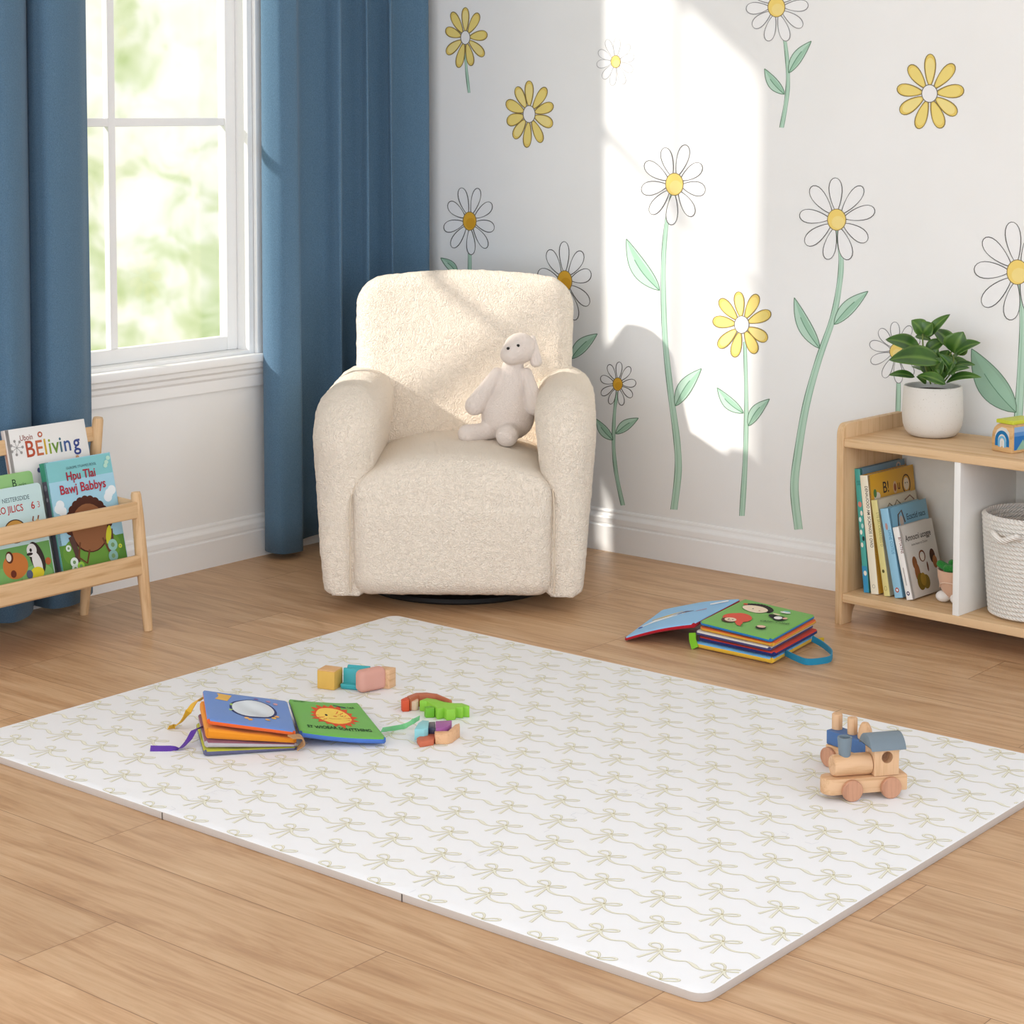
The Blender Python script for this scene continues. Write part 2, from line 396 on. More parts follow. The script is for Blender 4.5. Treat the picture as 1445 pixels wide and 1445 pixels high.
M_FLOOR = floor_mat()

# ------------------------------------------------------------------ the room shell
fl = box('floor', -.0, 6.8, -8, 0.0, -.06, 0, M_FLOOR, bevel=0); fl['kind'] = 'structure'
H_ROOM = 3.05
def wall_left():
    bm = bm_new()
    Z0, Z1 = .665, 2.86
    spans = [(-8, -1.86), (-.80, 0.15)]
    for a, b_ in spans: bm_box(bm, -.16, 0, a, b_, 0, H_ROOM)
    for a, b_ in ((-1.86, -.80),):
        bm_box(bm, -.16, 0, a, b_, 0, Z0); bm_box(bm, -.16, 0, a, b_, Z1, H_ROOM)
    return bm_done(bm, 'wall_left', M_WALL)
wl = wall_left(); wl['kind'] = 'structure'
wb = box('wall_back', 0, 6.8, 0, .15, 0, H_ROOM, M_WALL, bevel=0); wb['kind'] = 'structure'
ce = box('ceiling', -.16, 6.8, -8, .15, H_ROOM, H_ROOM+.1, M_CEIL, bevel=0); ce['kind'] = 'structure'

def baseboard(name, along, a, b_, parent=None):
    prof = [(0, 0), (.018, 0), (.018, .083), (.0165, .086), (.0135, .087), (.0135, .092), (.0155, .094), (.0155, .110), (.0135, .114), (.009, .119), (.0065, .124), (.0065, .131), (.004, .136), (0, .138)]
    if along == 'Y': o = prism(name, [(d, z) for d, z in prof], a, b_, 'Y', M_TRIM)
    else: o = prism(name, [(-d, z) for d, z in prof], a, b_, 'X', M_TRIM)
    o['kind'] = 'structure'; return o
baseboard('baseboard_left', 'Y', -8, 0)
baseboard('baseboard_back', 'X', .018, 6.8)

def glass_mat():
    m = bpy.data.materials.new('clear_glass'); m.use_nodes = True; nt = m.node_tree; nt.nodes.clear(); n = NT(nt)
    tr = n.n('ShaderNodeBsdfTransparent'); gl = n.n('ShaderNodeBsdfGlossy', Roughness=.02)
    mx = n.n('ShaderNodeMixShader', i0=.04); n.l(tr.outputs[0], mx.inputs[1]); n.l(gl.outputs[0], mx.inputs[2])
    o = n.n('ShaderNodeOutputMaterial'); n.l(mx.outputs[0], o.inputs[0]); return m
M_GLASS = glass_mat()
def window(name, ya, yb, muntins):
    """ya<yb are the ends of the opening along the left wall"""
    Z0, Z1 = .665, 2.86
    r = bpy.data.objects.new(name, None); COL.objects.link(r); r.location = (0, (ya+yb)/2, Z0); r['kind'] = 'structure'
    oy = (ya+yb)/2
    def bx(nm, x0, x1, y0, y1, z0, z1, bv=.003, mat=M_TRIM):
        return box(nm, x0, x1, y0-oy, y1-oy, z0-Z0, z1-Z0, mat, r, bevel=bv)
    # frame lining the opening
    bm = bm_new()
    for y0, y1, z0, z1 in ((ya, ya+.022, Z0, Z1), (yb-.022, yb, Z0, Z1), (ya+.022, yb-.022, Z1-.022, Z1), (ya+.022, yb-.022, Z0, Z0+.012)):
        bm_box(bm, -.12, .004, y0-oy, y1-oy, z0-Z0, z1-Z0)
    bm_done(bm, 'window_frame', M_TRIM, r, .002)
    sx0, sx1 = -.085, -.05
    ia, ib = ya+.022, yb-.022
    bm = bm_new()
    st = .045
    for y0, y1, z0, z1 in ((ia, ia+st, Z0+.012, Z1-.022), (ib-st, ib, Z0+.012, Z1-.022), (ia+st, ib-st, Z0+.012, .722), (ia+st, ib-st, Z1-.07, Z1-.022)):
        bm_box(bm, sx0, sx1, y0-oy, y1-oy, z0-Z0, z1-Z0)
    bm_done(bm, 'sash', M_TRIM, r, .004)
    bm = bm_new()
    for y in muntins: bm_box(bm, sx0+.006, sx1-.004, y-.014-oy, y+.014-oy, .722-Z0, Z1-.07-Z0)
    for z in (1.414, 2.12):
        bm_box(bm, sx0+.008, sx1-.005, ia+st-oy, ib-st-oy, z-.013-Z0, z+.013-Z0)
    bm_done(bm, 'muntin', M_TRIM, r, .003)
    g = box('pane', -.070, -.066, ia+st-oy, ib-st-oy, .722-Z0, Z1-.07-Z0, M_GLASS, r, bevel=0)
    # casing and sill
    bm = bm_new()
    for y0, y1, z0, z1 in ((ya-.07, ya, Z0, Z1+.08), (yb, yb+.07, Z0, Z1+.08), (ya, yb, Z1, Z1+.08)):
        bm_box(bm, .001, .018, y0-oy, y1-oy, z0-Z0, z1-Z0)
    bm_done(bm, 'casing', M_TRIM, r, .004)
    bx('window_sill', -.05, .045, ya-.09, yb+.09, Z0-.026, Z0+.001, .006)
    prism('sill_apron', [(.001, -.105), (.012, -.105), (.013, -.07), (.019, -.062), (.021, -.05), (.030, -.042), (.032, -.027), (.001, -.027)], ya-.075-oy, yb+.075-oy, 'Y', M_TRIM, r)
    return r
window('window_1', -1.86, -.80, [-1.325])

# ------------------------------------------------------------------ curtains (plan-view pleats hung from a rod)
M_CURT = fabric('#5f7d95', '#4f6b82', 520)
def curtain(name, label, plan, z0f, z1, th=.004):
    """plan: list of (x,y) at the hem; flares slightly towards the floor"""
    P = smooth_path(plan, 7); n = len(P); P = np.array(P)
    cen = P.mean(0); NZ = 26; vs = []; fs = []
    for k in range(NZ+1):
        t = k/NZ
        for i, p in enumerate(P):
            z0 = z0f(i/(n-1)); z = z0+(z1-z0)*t
            q = p.copy(); q[0] = cen[0]+(p[0]-cen[0])*(1-.18*t)+.002*math.sin(9*t+i*.35)
            q[1] = p[1]+.0025*math.sin(5*t+i*.2)
            vs.append((q[0], q[1], z))
    for k in range(NZ):
        for i in range(n-1): fs.append((k*n+i, k*n+i+1, (k+1)*n+i+1, (k+1)*n+i))
    o = link(name, mesh_of(vs, fs), M_CURT, None, True)
    md = o.modifiers.new('cloth_thickness', 'SOLIDIFY'); md.thickness = th; md.offset = 0
    tag(o, label, 'curtain', 'blue curtains beside the window')
    return o
def yc(px, X, py=650): return float(plane(px, py, 0, X)[1])
# right curtain: big lit fold at the window edge then four narrow pleats towards the corner
cr_plan = [(.022, -.772), (.040, -.795), (.070, -.806), (.105, -.803), (.132, -.785), (.142, yc(424, .142)), (.11, yc(423, .11)), (.05, yc(424, .05)),
           (.045, yc(436, .045)), (.065, yc(458, .065)), (.110, yc(476, .11)), (.130, yc(484, .13)), (.115, yc(484, .115)), (.06, yc(481, .06)), (.04, yc(485, .04)),
           (.055, yc(497, .055)), (.095, yc(513, .095)), (.125, yc(521, .125)), (.11, yc(521, .11)), (.06, yc(518, .06)), (.04, yc(522, .04)),
           (.055, yc(534, .055)), (.095, yc(548, .095)), (.120, yc(555, .12)), (.105, yc(555, .105)), (.06, yc(552, .06)), (.04, yc(556, .04)),
           (.05, yc(568, .05)), (.075, yc(585, .075)), (.100, yc(600, .10)), (.100, yc(606, .10)), (.06, -.03)]
curtain('curtain', 'blue floor-length curtain in the corner behind the armchair', cr_plan, lambda t: .022+.028*min(1, max(0, (t-.2)*8)), 2.93)
cl_plan = [(.05, -1.507), (.07, -1.53), (.11, yc(118, .11)), (.135, yc(100, .135)), (.13, yc(75, .13)), (.10, yc(60, .10)), (.07, yc(50, .07)), (.055, yc(45, .055)), (.09, yc(43, .09)), (.14, yc(36, .14)), (.165, yc(20, .165)),
           (.15, yc(2, .15)), (.09, -1.93), (.06, -1.96), (.10, -1.99), (.15, -2.02), (.14, -2.06)]
curtain('curtain', 'blue floor-length curtain behind the wooden book rack', cl_plan, lambda t: .022, 2.93)
rod = thing('curtain_rod', 'brushed metal curtain rod above the window', 'curtain rod', (.09, -1.5, 2.95))
tube('rod', [(0, -1.0, 0), (0, 1.44, 0)], .012, paint('#8a8a88', .3, .5, .02, metal=.9), rod, 16)
for y in (-.95, 1.40): tube('bracket', [(-.09, y, 0), (0, y, 0)], .008, paint('#8a8a88', .3, .5, .02, metal=.9), rod, 12)

# ------------------------------------------------------------------ painted flowers on the back wall
def on_wall(px, py, L):
    p = plane(px, py, 1, 0.0); p[1] = -.0004-.00003*L; return p
INK_L, INK_D = '#8d8b8c', '#5d5a58'
Y1, Y2 = '#efd981', '#f1de92'
G1, G2, GL = '#bedbc8', '#93b89f', '#68876f'
def petal_pts(cx, cy, a, r0, r1, wd, ax, ay, n=22):
    """petal outline; ax, ay scale the round flower to its drawn ellipse"""
    out = []
    for i in range(n):
        t = 2*math.pi*i/n; u = .5-.5*math.cos(t)           # 0 at base .. 1 tip
        s = math.sin(t)*wd*(.50+.62*u)
        rr = r0+(r1-r0)*u
        x = math.cos(a)*rr-math.sin(a)*s; y = math.sin(a)*rr+math.cos(a)*s
        out.append((cx+x*ax, cy+y*ay))
    return out
def daisy(cx, cy, rx, ry, n, kind, off, cr, ink, lw, stem=None, leaves=(), sw=(5, 9), jit=3, centre=None):
    rnd = random.Random(jit*7+int(cx)); A = Art(on_wall)
    if stem:
        S = smooth_path(stem, 6); k = len(S); ws = [sw[0]+(sw[1]-sw[0])*min(1, i/(k-1)*1.2) for i in range(k)]
        A.line(S, ws, G1)
        nrm = []
        for side, c, l2 in ((1, G2, .9), (-1, GL, .9)):
            Q = [(p[0]+side*ws[i]*.46, p[1]) for i, p in enumerate(S)]; A.line(Q, [l2*(1+.4*math.sin(i*.9)) for i in range(k)], c)
        A.line([(p[0]-ws[i]*.12, p[1]) for i, p in enumerate(S)], [ws[i]*.22 for i in range(k)], '#abcfb7')
    for (bx, by, tx, ty, wd, bend) in leaves:
        n_ = 14; L_, R_, C_ = [], [], []
        dx, dy = tx-bx, ty-by; ln = math.hypot(dx, dy); px_, py_ = -dy/ln, dx/ln
        for i in range(n_+1):
            t = i/n_; m = bend*math.sin(math.pi*t); w_ = wd*math.sin(math.pi*t**.85)**.9 if 0 < t < 1 else 0
            c = (bx+dx*t+px_*m, by+dy*t+py_*m); C_.append(c)
            L_.append((c[0]+px_*w_, c[1]+py_*w_)); R_.append((c[0]-px_*w_, c[1]-py_*w_))
        V = L_+R_; A.raw(V, [(i, i+1, n_+2+i, n_+1+i) for i in range(n_)], G1 if wd < 20 else '#9fc2aa'); A.step()
        Vh = L_+C_; A.raw([((a[0]*.75+b[0]*.25), (a[1]*.75+b[1]*.25)) for a, b in zip(L_, C_)]+C_, [(i, i+1, n_+2+i, n_+1+i) for i in range(n_)], '#a5cbb2'); A.step()
        A.line(L_, 1.1, GL); A.line(R_, 1.1, GL); A.line(C_[:int(n_*.75)], 1.1, '#6c9579')
    for i in range(n):
        a = off+2*math.pi*i/n+rnd.uniform(-.07, .07); r1 = 1+rnd.uniform(-.05, .06)
        P = petal_pts(cx, cy, a, cr*.85, r1, .16+.35/n+rnd.uniform(-.01, .01), rx, ry)
        if kind == 'yellow':
            A.poly(P, Y1 if i % 3 else Y2)
            m = len(P); A.raw([P[j] for j in range(m)]+[(P[j][0]*.8+(cx+math.cos(a)*rx*.55)*.2, P[j][1]*.8+(cy+math.sin(a)*ry*.55)*.2) for j in range(m)], [(j, (j+1) % m, m+(j+1) % m, m+j) for j in range(m)], '#e8cb6c'); A.step()
        else: A.poly(P, '#f3f2f1')
        ws = [lw*(.75+.5*abs(math.sin(j*.31+i))) for j in range(len(P))]
        A.line(P, ws, ink if kind == 'white' else '#8a7648', True)
    A.ell(cx, cy, cr*rx*1.0, cr*ry*1.02, centre or ('#f1efee' if kind == 'yellow' else '#f4d678'))
    if kind == 'white': A.ell(cx+cr*rx*.15, cy+cr*ry*.25, cr*rx*.7, cr*ry*.6, '#f6de8f' if not centre else '#dfa52f')
    A.ring(cx, cy, cr*rx*1.0, cr*ry*1.02, lw, '#8f7a52' if kind == 'white' else '#7b7468')
    return A
def paint_flower(label, *a, **k):
    o = daisy(*a, **k).done('painted_flower', wb, label); return o
U = -math.pi/2
paint_flower('yellow painted flower with a short stem at the top beside the curtain', 657, 53, 30, 43, 9, 'yellow', U+.05, .22, INK_D, 1.1, stem=[(657, 72), (658, 95), (662, 131)], sw=(3, 3.4))
paint_flower('yellow stemless painted flower above the armchair', 747, 161, 34, 47, 10, 'yellow', U+.05, .25, INK_D, 1.1)
paint_flower('small pale white painted daisy high on the wall', 869, 87, 27, 34, 10, 'white', U+.15, .25, '#b4b2b2', .8, centre=None)
paint_flower('white painted daisy between curtain and armchair', 663, 312, 36, 49, 9, 'white', U-.35, .26, INK_D, 1.0, stem=[(663, 325), (663, 360), (662, 470)], sw=(4, 5.5), leaves=[(646, 387, 622, 364, 6, 2)], centre='#e8b23c')
paint_flower('white painted daisy half hidden by the armchair back', 797, 397, 40, 57, 9, 'white', U-.02, .26, INK_D, 1.0, stem=[(797, 412), (798, 450), (800, 560)], sw=(4, 6), leaves=[(806, 506, 843, 471, 9, -3)], centre='#e8b23c')
paint_flower('tall white painted daisy nearest to the armchair, leaf low on its right', 952, 260, 46, 57, 9, 'white', U-.3, .27, INK_D, 1.0, stem=[(949, 273), (940, 320), (936, 380), (938, 470), (946, 550), (955, 620), (957, 665), (951, 719)], sw=(5, 10), leaves=[(931, 410, 884, 337, 12, -7), (953, 573, 990, 520, 10, -4)])
paint_flower('white painted daisy cut off by the top edge of the picture', 1096, 10, 43, 49, 10, 'white', U+.25, .28, INK_L, 1.0, stem=[(1101, 28), (1108, 60), (1112, 105), (1110, 140), (1103, 180)], sw=(4, 6), leaves=[(1113, 103, 1145, 58, 7.5, -3), (1107, 133, 1079, 97, 7.5, -3)])
paint_flower('large yellow stemless painted flower at the upper right', 1312, 132, 48, 53, 9, 'yellow', U+.02, .23, INK_D, 1.2)
paint_flower('tall white painted daisy with a long curved stem beside the shelf', 1181, 310, 52, 59, 9, 'white', U-.02, .25, INK_D, 1.0, stem=[(1182, 324), (1187, 365), (1184, 405), (1175, 450), (1156, 505), (1138, 570), (1126, 640), (1121, 690), (1127, 747)], sw=(6, 12), leaves=[(1177, 458, 1225, 411, 9.5, -3), (1157, 492, 1121, 420, 9.5, -5)])
paint_flower('yellow painted flower with two leaves between the tall daisies', 1047, 458, 41, 48, 9, 'yellow', U-.12, .25, INK_D, 1.1, stem=[(1051, 482), (1053, 560), (1052, 640), (1047, 728)], sw=(4, 7.5), leaves=[(1049, 583, 1012, 547, 8, -4), (1056, 601, 1086, 563, 8, -4)])
paint_flower('small white painted daisy low beside the armchair', 872, 542, 24.5, 32, 9, 'white', U+.1, .28, INK_D, .9, stem=[(871, 553), (867, 585), (866, 630), (870, 670), (879, 713)], sw=(3.5, 5.5), leaves=[(865, 621, 841, 591, 6.5, -2), (869, 612, 901, 590, 7, -2)], centre='#e8b23c')
paint_flower('white painted daisy behind the potted plant', 1265, 496, 37, 44, 10, 'white', U-.05, .25, INK_L, .9, stem=[(1266, 508), (1268, 540), (1267, 590)], sw=(5, 6.5))
paint_flower('large white painted daisy cut off by the right edge of the picture', 1436, 384, 62, 71, 9, 'white', U-.12, .24, INK_D, 1.1, stem=[(1437, 402), (1443, 450), (1441, 520), (1436, 605)], sw=(6, 12), leaves=[(1434, 582, 1371, 492, 20, -6)])

# ------------------------------------------------------------------ play mat with bow print
MX0, MX1, MY0, MY1, MT = .912, 2.965, -2.589, -1.118, .016
mat = thing('play_mat', 'white foam play mat with beige bow print on the wooden floor', 'play mat', (MX0, MY0, 0))
def rounded_rect(w_, h_, r, n=6):
    out = []
    for cx, cy, a0 in ((w_-r, r, -math.pi/2), (w_-r, h_-r, 0), (r, h_-r, math.pi/2), (r, r, math.pi)):
        for i in range(n+1): a = a0+math.pi/2*i/n; out.append((cx+r*math.cos(a), cy+r*math.sin(a)))
    return out
mm, mb, mn = base_mat('foam_white', lin('#f1f1f2'), .7, .25)
t_ = mn.n('ShaderNodeTexCoord'); g_ = mn.n('ShaderNodeTexNoise', Scale=500.0, Detail=2.0); mn.l(t_.outputs['Object'], g_.inputs['Vector'])
b_ = mn.n('ShaderNodeBump', Strength=.15, Distance=.0006); mn.l(g_.outputs[0], b_.inputs['Height']); mn.l(b_.outputs[0], mb.inputs['Normal'])
M_FOAM = mm
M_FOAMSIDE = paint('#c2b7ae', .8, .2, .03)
RR = rounded_rect(MX1-MX0, MY1-MY0, .028)
pad = prism('foam_pad', RR, .0005, MT, 'Z', [M_FOAM, M_FOAMSIDE], mat, bevel=.0012, seg=2)
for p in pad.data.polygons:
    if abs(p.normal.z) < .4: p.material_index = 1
def on_mat(a, b, L): return (a, b, MT+.0002+L*.00004)
A = Art(on_mat)
W_, H_ = MX1-MX0, MY1-MY0
def inside(p, m=.004): return m < p[0] < W_-m and m < p[1] < H_-m
FILL, EDGE = '#edebda', '#bfb58a'
gar = [(0, 0), (.010, -.014), (.024, -.0205), (.0386, -.0215), (.050, -.0165), (.0587, -.0115), (.069, -.0125), (.0795, -.017), (.090, -.0215), (.1014, -.022), (.1095, -.017), (.1158, -.011), (.123, -.004), (.13, 0)]
garw = [.0028, .003, .003, .0026, .0022, .0014, .0034, .0052, .0036, .0016, .0022, .0026, .0026, .002]
lpR = [(0, 0), (.008, .010), (.017, .0165), (.0245, .018), (.027, .0145), (.0235, .009), (.014, .003), (.005, -.001), (0, 0)]
lpL = [(0, 0), (-.010, .001), (-.020, .0015), (-.0275, .0045), (-.0285, .011), (-.0235, .0175), (-.015, .019), (-.006, .012), (0, 0)]
tlL = [(0, 0), (-.004, -.016), (-.009, -.032), (-.0145, -.050)]
tlR = [(0, 0), (.005, -.016), (.008, -.034), (.0115, -.053)]
def strip(P, ws, bx, by, q_=0):
    P = [(p[0]+bx, p[1]+by) for p in P]; n = len(P)
    runs = []; cur = []
    for i, p in enumerate(P):
        if inside(p): cur.append(i)
        else:
            if len(cur) > 1: runs.append(cur)
            cur = []
    if len(cur) > 1: runs.append(cur)
    for r in runs:
        pts = [P[i] for i in r]; wd = [(ws[i] if isinstance(ws, list) else ws) for i in r]
        A.lay = q_; A.line(pts, [q+.0013 for q in wd], EDGE)
        A.lay = 6+q_; A.line(pts, wd, FILL)
def dense(P, k, ws=None):
    Q = [tuple(q) for q in smooth_path(P, k)]
    if ws is None: return Q
    W2 = list(1.5*np.interp(np.linspace(0, len(ws)-1, len(Q)), range(len(ws)), ws)); return Q, W2
G_, GW = dense(gar, 2, garw)
LR, LL, TL, TR = dense(lpR, 2), dense(lpL, 2), dense(tlL, 2), dense(tlR, 2)
LW_ = [.0022+.0022*math.sin(math.pi*i/(len(LR)-1)) for i in range(len(LR))]; TW_ = [.0022+.0032*i/(len(TL)-1) for i in range(len(TL))]
for r_ in range(-1, 17):
    yy = (-2.487+.0955*r_)-MY0
    xx0 = (2.551-.0655*r_)-MX0
    k0 = int((-.2-xx0)/.1285); k1 = int((W_+.2-xx0)/.1285)
    for k in range(k0, k1+1):
        bx, by = xx0+k*.1285, yy
        for q_, (P, ws) in enumerate(((G_, GW), (LR, LW_), (LL, LW_), (TL, TW_), (TR, TW_))): strip(P, ws, bx, by, q_)
        if inside((bx, by), .006): A.lay = 12; A.ell(bx, by, .0026, .0026, EDGE, n=8)
# faint interlocking seams between the tiles
def seam(p0, p1, phase):
    p0, p1 = np.array(p0), np.array(p1); d = p1-p0; ln = np.linalg.norm(d); d /= ln; q = np.array([-d[1], d[0]])
    rnd = random.Random(int(phase*10)); s = 0.0
    while s < ln-.02:
        o = .009 if int(s/.022) % 2 else -.009
        if rnd.random() < .45:
            A.lay = 13; A.line([tuple(p0+d*s+q*o), tuple(p0+d*(s+.018)+q*o)], .0006, '#c3c4cc')
            if rnd.random() < .5: A.line([tuple(p0+d*(s+.018)+q*o), tuple(p0+d*(s+.022)-q*o)], .0005, '#cbccd3')
        s += .022
for sx in (1.632-MX0, 2.299-MX0): seam((sx, .01), (sx, H_-.01), sx)
seam((.02, .70), (W_-.02, .70), 3.3)
art = A.done('bow_print', mat)
for x in (1.632-MX0, 2.299-MX0): box('seam_notch', x-.0015, x+.0015, -.0006, .006, .0, MT-.001, paint('#5d544e'), mat, bevel=0)

# ------------------------------------------------------------------ armchair
c0 = gp(638, 843, .05); CH_YAW = math.radians(37.7)
chair = thing('armchair', 'cream boucle swivel armchair in the corner by the curtain', 'armchair', (c0[0], c0[1], 0), CH_YAW)
M_BOU = boucle('#fdeedb', 170, .8, .007)
def soft_obj(name, me, m, parent, disp=0.0, dscale=.03):
    o = link(name, me, m, parent, True)
    if disp:
        tx = bpy.data.textures.new('fluff', 'CLOUDS'); tx.noise_scale = dscale
        d = o.modifiers.new('fluff', 'DISPLACE'); d.texture = tx; d.strength = disp; d.mid_level = .5
    return o
def f_seat(X, Y, Z):
    # crowned seat with a waterfall front, a little narrower towards the back
    sx = 1+.12*np.clip(Y/.5, 0, 1)
    a = s_rbox(X*sx, Y, Z, (0, .29, .20), (.292, .31, .16), .035)
    top = Z-(.463-.075*np.abs(X/.29)**2.2-.03*(Y/.5-.6)**2)
    cy = .150; cz = .458-.150
    fr = np.where((Y < cy) & (Z > cz), np.sqrt((Y-cy)**2+(Z-cz)**2)-.165, np.maximum(-(Y+.015), -1))
    b = s_rbox(X*sx, Y, Z, (0, .29, .26), (.292, .305, .21), .05)
    return smax(smax(b, top, .045), np.where((Y < cy) & (Z > cz), fr, -1.0), .02)
def f_arm(sd):
    def f(X, Y, Z):
        x = X*sd; out = .372+.043*np.clip(Z/.5, 0, 1)
        inn = .245-.035*np.clip((Z-.3)/.3, 0, 1)+(.018 if sd > 0 else 0)
        c = (out+inn)/2; hw = (out-inn)/2
        # side silhouette: straight front, big round shoulder, level top
        ty = np.clip(Y, 0, .7)
        b = s_rbox((x-c)/1.0, Y, Z, (0, .335, .37), (.0, .335, .32), 0)
        r = .19; cy, cz = .012+r, .640-r
        q = np.where((Y < cy) & (Z > cz), np.sqrt((Y-cy)**2+(Z-cz)**2)-r, np.maximum(np.maximum(.012-Y, Z-.640), np.maximum(.048-Z, Y-.68)))
        k = .098
        qx = np.abs(x-c)-hw
        # round the top edge strongly and the vertical edges a little
        rt = np.where(Z > .42, .095, .03+.065*np.clip((Z-.17)/.25, 0, 1))
        a1 = qx+rt; a2 = q+rt
        return np.sqrt(np.maximum(a1, 0)**2+np.maximum(a2, 0)**2)+np.minimum(np.maximum(a1, a2), 0)-rt
    return f
def f_back(X, Y, Z):
    ang = math.radians(16); cz0 = .40; cy0 = .50
    Yr = (Y-cy0)*math.cos(ang)-(Z-cz0)*math.sin(ang); Zr = (Y-cy0)*math.sin(ang)+(Z-cz0)*math.cos(ang)
    wd = .335+.015*np.clip(Zr/.55, 0, 1)
    top = .578-.03*(X/.33)**2
    r2 = .085
    qx = np.abs(X)-wd+r2; qz = np.maximum(Zr-top, -(Zr+.33))+r2
    prof = np.sqrt(np.maximum(qx, 0)**2+np.maximum(qz, 0)**2)+np.minimum(np.maximum(qx, qz), 0)-r2
    front = -(Yr+.0-.045*(X/.33)**2*0)                      # front face
    thick = np.maximum(-Yr-.0, Yr-.15)
    r3 = .06; a1 = prof+r3; a2 = thick+r3
    return np.sqrt(np.maximum(a1, 0)**2+np.maximum(a2, 0)**2)+np.minimum(np.maximum(a1, a2), 0)-r3
HS = .0125
soft_obj('seat', sdf_mesh(f_seat, (-.34, -.05, 0), (.34, .66, .52), HS), M_BOU, chair, .006, .02)
for sd in (-1, 1):
    me = sdf_mesh(f_arm(sd), (.16 if sd > 0 else -.46, -.05, 0), (.46 if sd > 0 else -.16, .73, .74), HS)
    soft_obj('armrest', me, M_BOU, chair, .006, .02)
soft_obj('backrest', sdf_mesh(f_back, (-.40, .30, .04), (.40, .92, 1.04), HS), M_BOU, chair, .006, .02)
# thin darker tubes along the front seams, coloured as shade in the recess
M_SEAM_SHADE = paint('#d9c8b2', .9, .1, .05)
for sd in (-1, 1):
    tube('seam_shade', smooth_path([(sd*.294, .004, .06), (sd*.294, .001, .2), (sd*.294, .004, .30), (sd*.290, .022, .350), (sd*.28, .07, .40)], 5), .0024, M_SEAM_SHADE, chair, 8)
M_BLK = paint('#1d1b1a', .45, .4, .03)
lathe('swivel_base', [(0, .0), (.29, .0), (.295, .006), (.29, .016), (.24, .020), (.06, .024), (.06, .056), (0, .056)], M_BLK, chair, 64, loc=(0, .40, 0))

# ------------------------------------------------------------------ plush bunny on the seat
bp = np.array([c0[0], c0[1], 0]); rtv = np.array([math.cos(CH_YAW), math.sin(CH_YAW), 0]); bkv = np.array([-math.sin(CH_YAW), math.cos(CH_YAW), 0])
bl = bp+rtv*.125+bkv*.375
bunny = thing('plush_bunny', 'cream plush bunny sitting on the armchair seat', 'plush toy', (bl[0], bl[1], .447), math.radians(39.5))
M_PLUSH = boucle('#fff0e4', 260, .8, .004)
def bf(px, py): return ((px-706)/476, (614-py)/476)
def body_f(X, Y, Z):
    def P(px, py, y=0): u, z = bf(px, py); return (u, y, z)
    d = s_ell(X, Y, Z, P(717, 583, .0), (.080, .068, .068))
    d = smin(d, s_caps(X, Y, Z, P(717, 570, .01), P(724, 512, .035), .066, .034), .03)
    h = s_ell(X, Y, Z, P(735, 482, .03), (.050, .050, .047))
    h = smin(h, s_ell(X, Y, Z, P(722, 489, -.005), (.034, .036, .032)), .02)
    d = smin(d, h, .012)
    d = smin(d, s_caps(X, Y, Z, P(701, 518, .02), P(669, 563, -.02), .018, .030), .004)
    d = smin(d, s_caps(X, Y, Z, P(744, 518, .015), P(757, 562, -.045), .018, .029), .004)
    d = smin(d, s_caps(X, Y, Z, P(690, 600, -.02), P(658, 602, -.045), .026, .028), .012)
    d = smin(d, s_caps(X, Y, Z, P(722, 598, -.05), P(716, 600, -.105), .028, .034), .01)
    return d
soft_obj('body', sdf_mesh(body_f, (-.15, -.16, -.02), (.15, .12, .36), .005), M_PLUSH, bunny)
def ear_f(a, b):
    def f(X, Y, Z): return s_caps(X, Y*1.0, Z, a, b, .010, .019)
    return f
def eP(px, py, y): u, z = bf(px, py); return (u, y, z)
for a, b_ in ((eP(753, 468, .03), eP(758, 500, .012)), (eP(722, 474, .080), eP(727, 505, .085))):
    lo = np.minimum(a, b_)-.04; hi = np.maximum(a, b_)+.04
    soft_obj('ear', sdf_mesh(ear_f(a, b_), lo, hi, .004), M_PLUSH, bunny)
M_EYE = paint('#15110f', .2, .5, .01)
for q in ((717.5, 479, -.031), (732, 475.5, -.021)):
    u, z = bf(q[0], q[1]); lathe('eye', [(0, -.0052), (.0037, -.0037), (.0052, 0), (.0037, .0037), (0, .0052)], M_EYE, bunny, 14, loc=(u, q[2], z))


# ------------------------------------------------------------------ wooden book rack by the left wall
W_RACK = lambda ax: wood('#dbb68a', '#c49a6c', ax)
RL = np.array([.32, -1.63, 0.0])
rack = thing('book_rack', 'light wooden front-facing book rack by the left curtain', 'book rack', tuple(RL))
YB = -2.46
for y in (-1.637, YB):
    d = y+1.63
    tube('leg', [(.459-.32, d, 0), (.452-.32, d, .06), (.434-.32, d, .2), (.420-.32, d, .32), (.413-.32, d, .378), (.4125-.32, d, .386)], [.0125, .0145, .0175, .0165, .0145, .012], W_RACK('Z'), rack, 20)
    tube('leg', [(.176-.32, d, 0), (.184-.32, d, .06), (.203-.32, d, .2), (.231-.32, d, .42), (.251-.32, d, .572), (.252-.32, d, .580)], [.0125, .0145, .0165, .0165, .0155, .013], W_RACK('Z'), rack, 20)
def ybar(nm, x, z, th, h, tilt, y0=YB, y1=-1.637):
    m = Matrix.Translation((x-.32, 0, z)) @ Matrix.Rotation(tilt, 4, 'Y')
    return box(nm, -th/2, th/2, y0+1.63, y1+1.63, -h/2, h/2, W_RACK('Y'), rack, bevel=.004, mtx=m)
ybar('front_rail', .424, .338, .014, .047, math.radians(-7)); ybar('front_rail', .441, .186, .014, .056, math.radians(-7))
ybar('back_rail', .240, .533, .014, .042, math.radians(-9)); ybar('back_rail', .218, .33, .014, .042, math.radians(-9))
for y in (-1.640, YB+.003):
    for x0, z0, x1, z1 in ((.232, .352, .414, .348), (.20, .178, .435, .182)):
        tube('side_rail', [(x0-.32, y+1.63, z0), (x1-.32, y+1.63, z1)], .011, W_RACK('X'), rack, 10, flatten=(.6, 1.3))
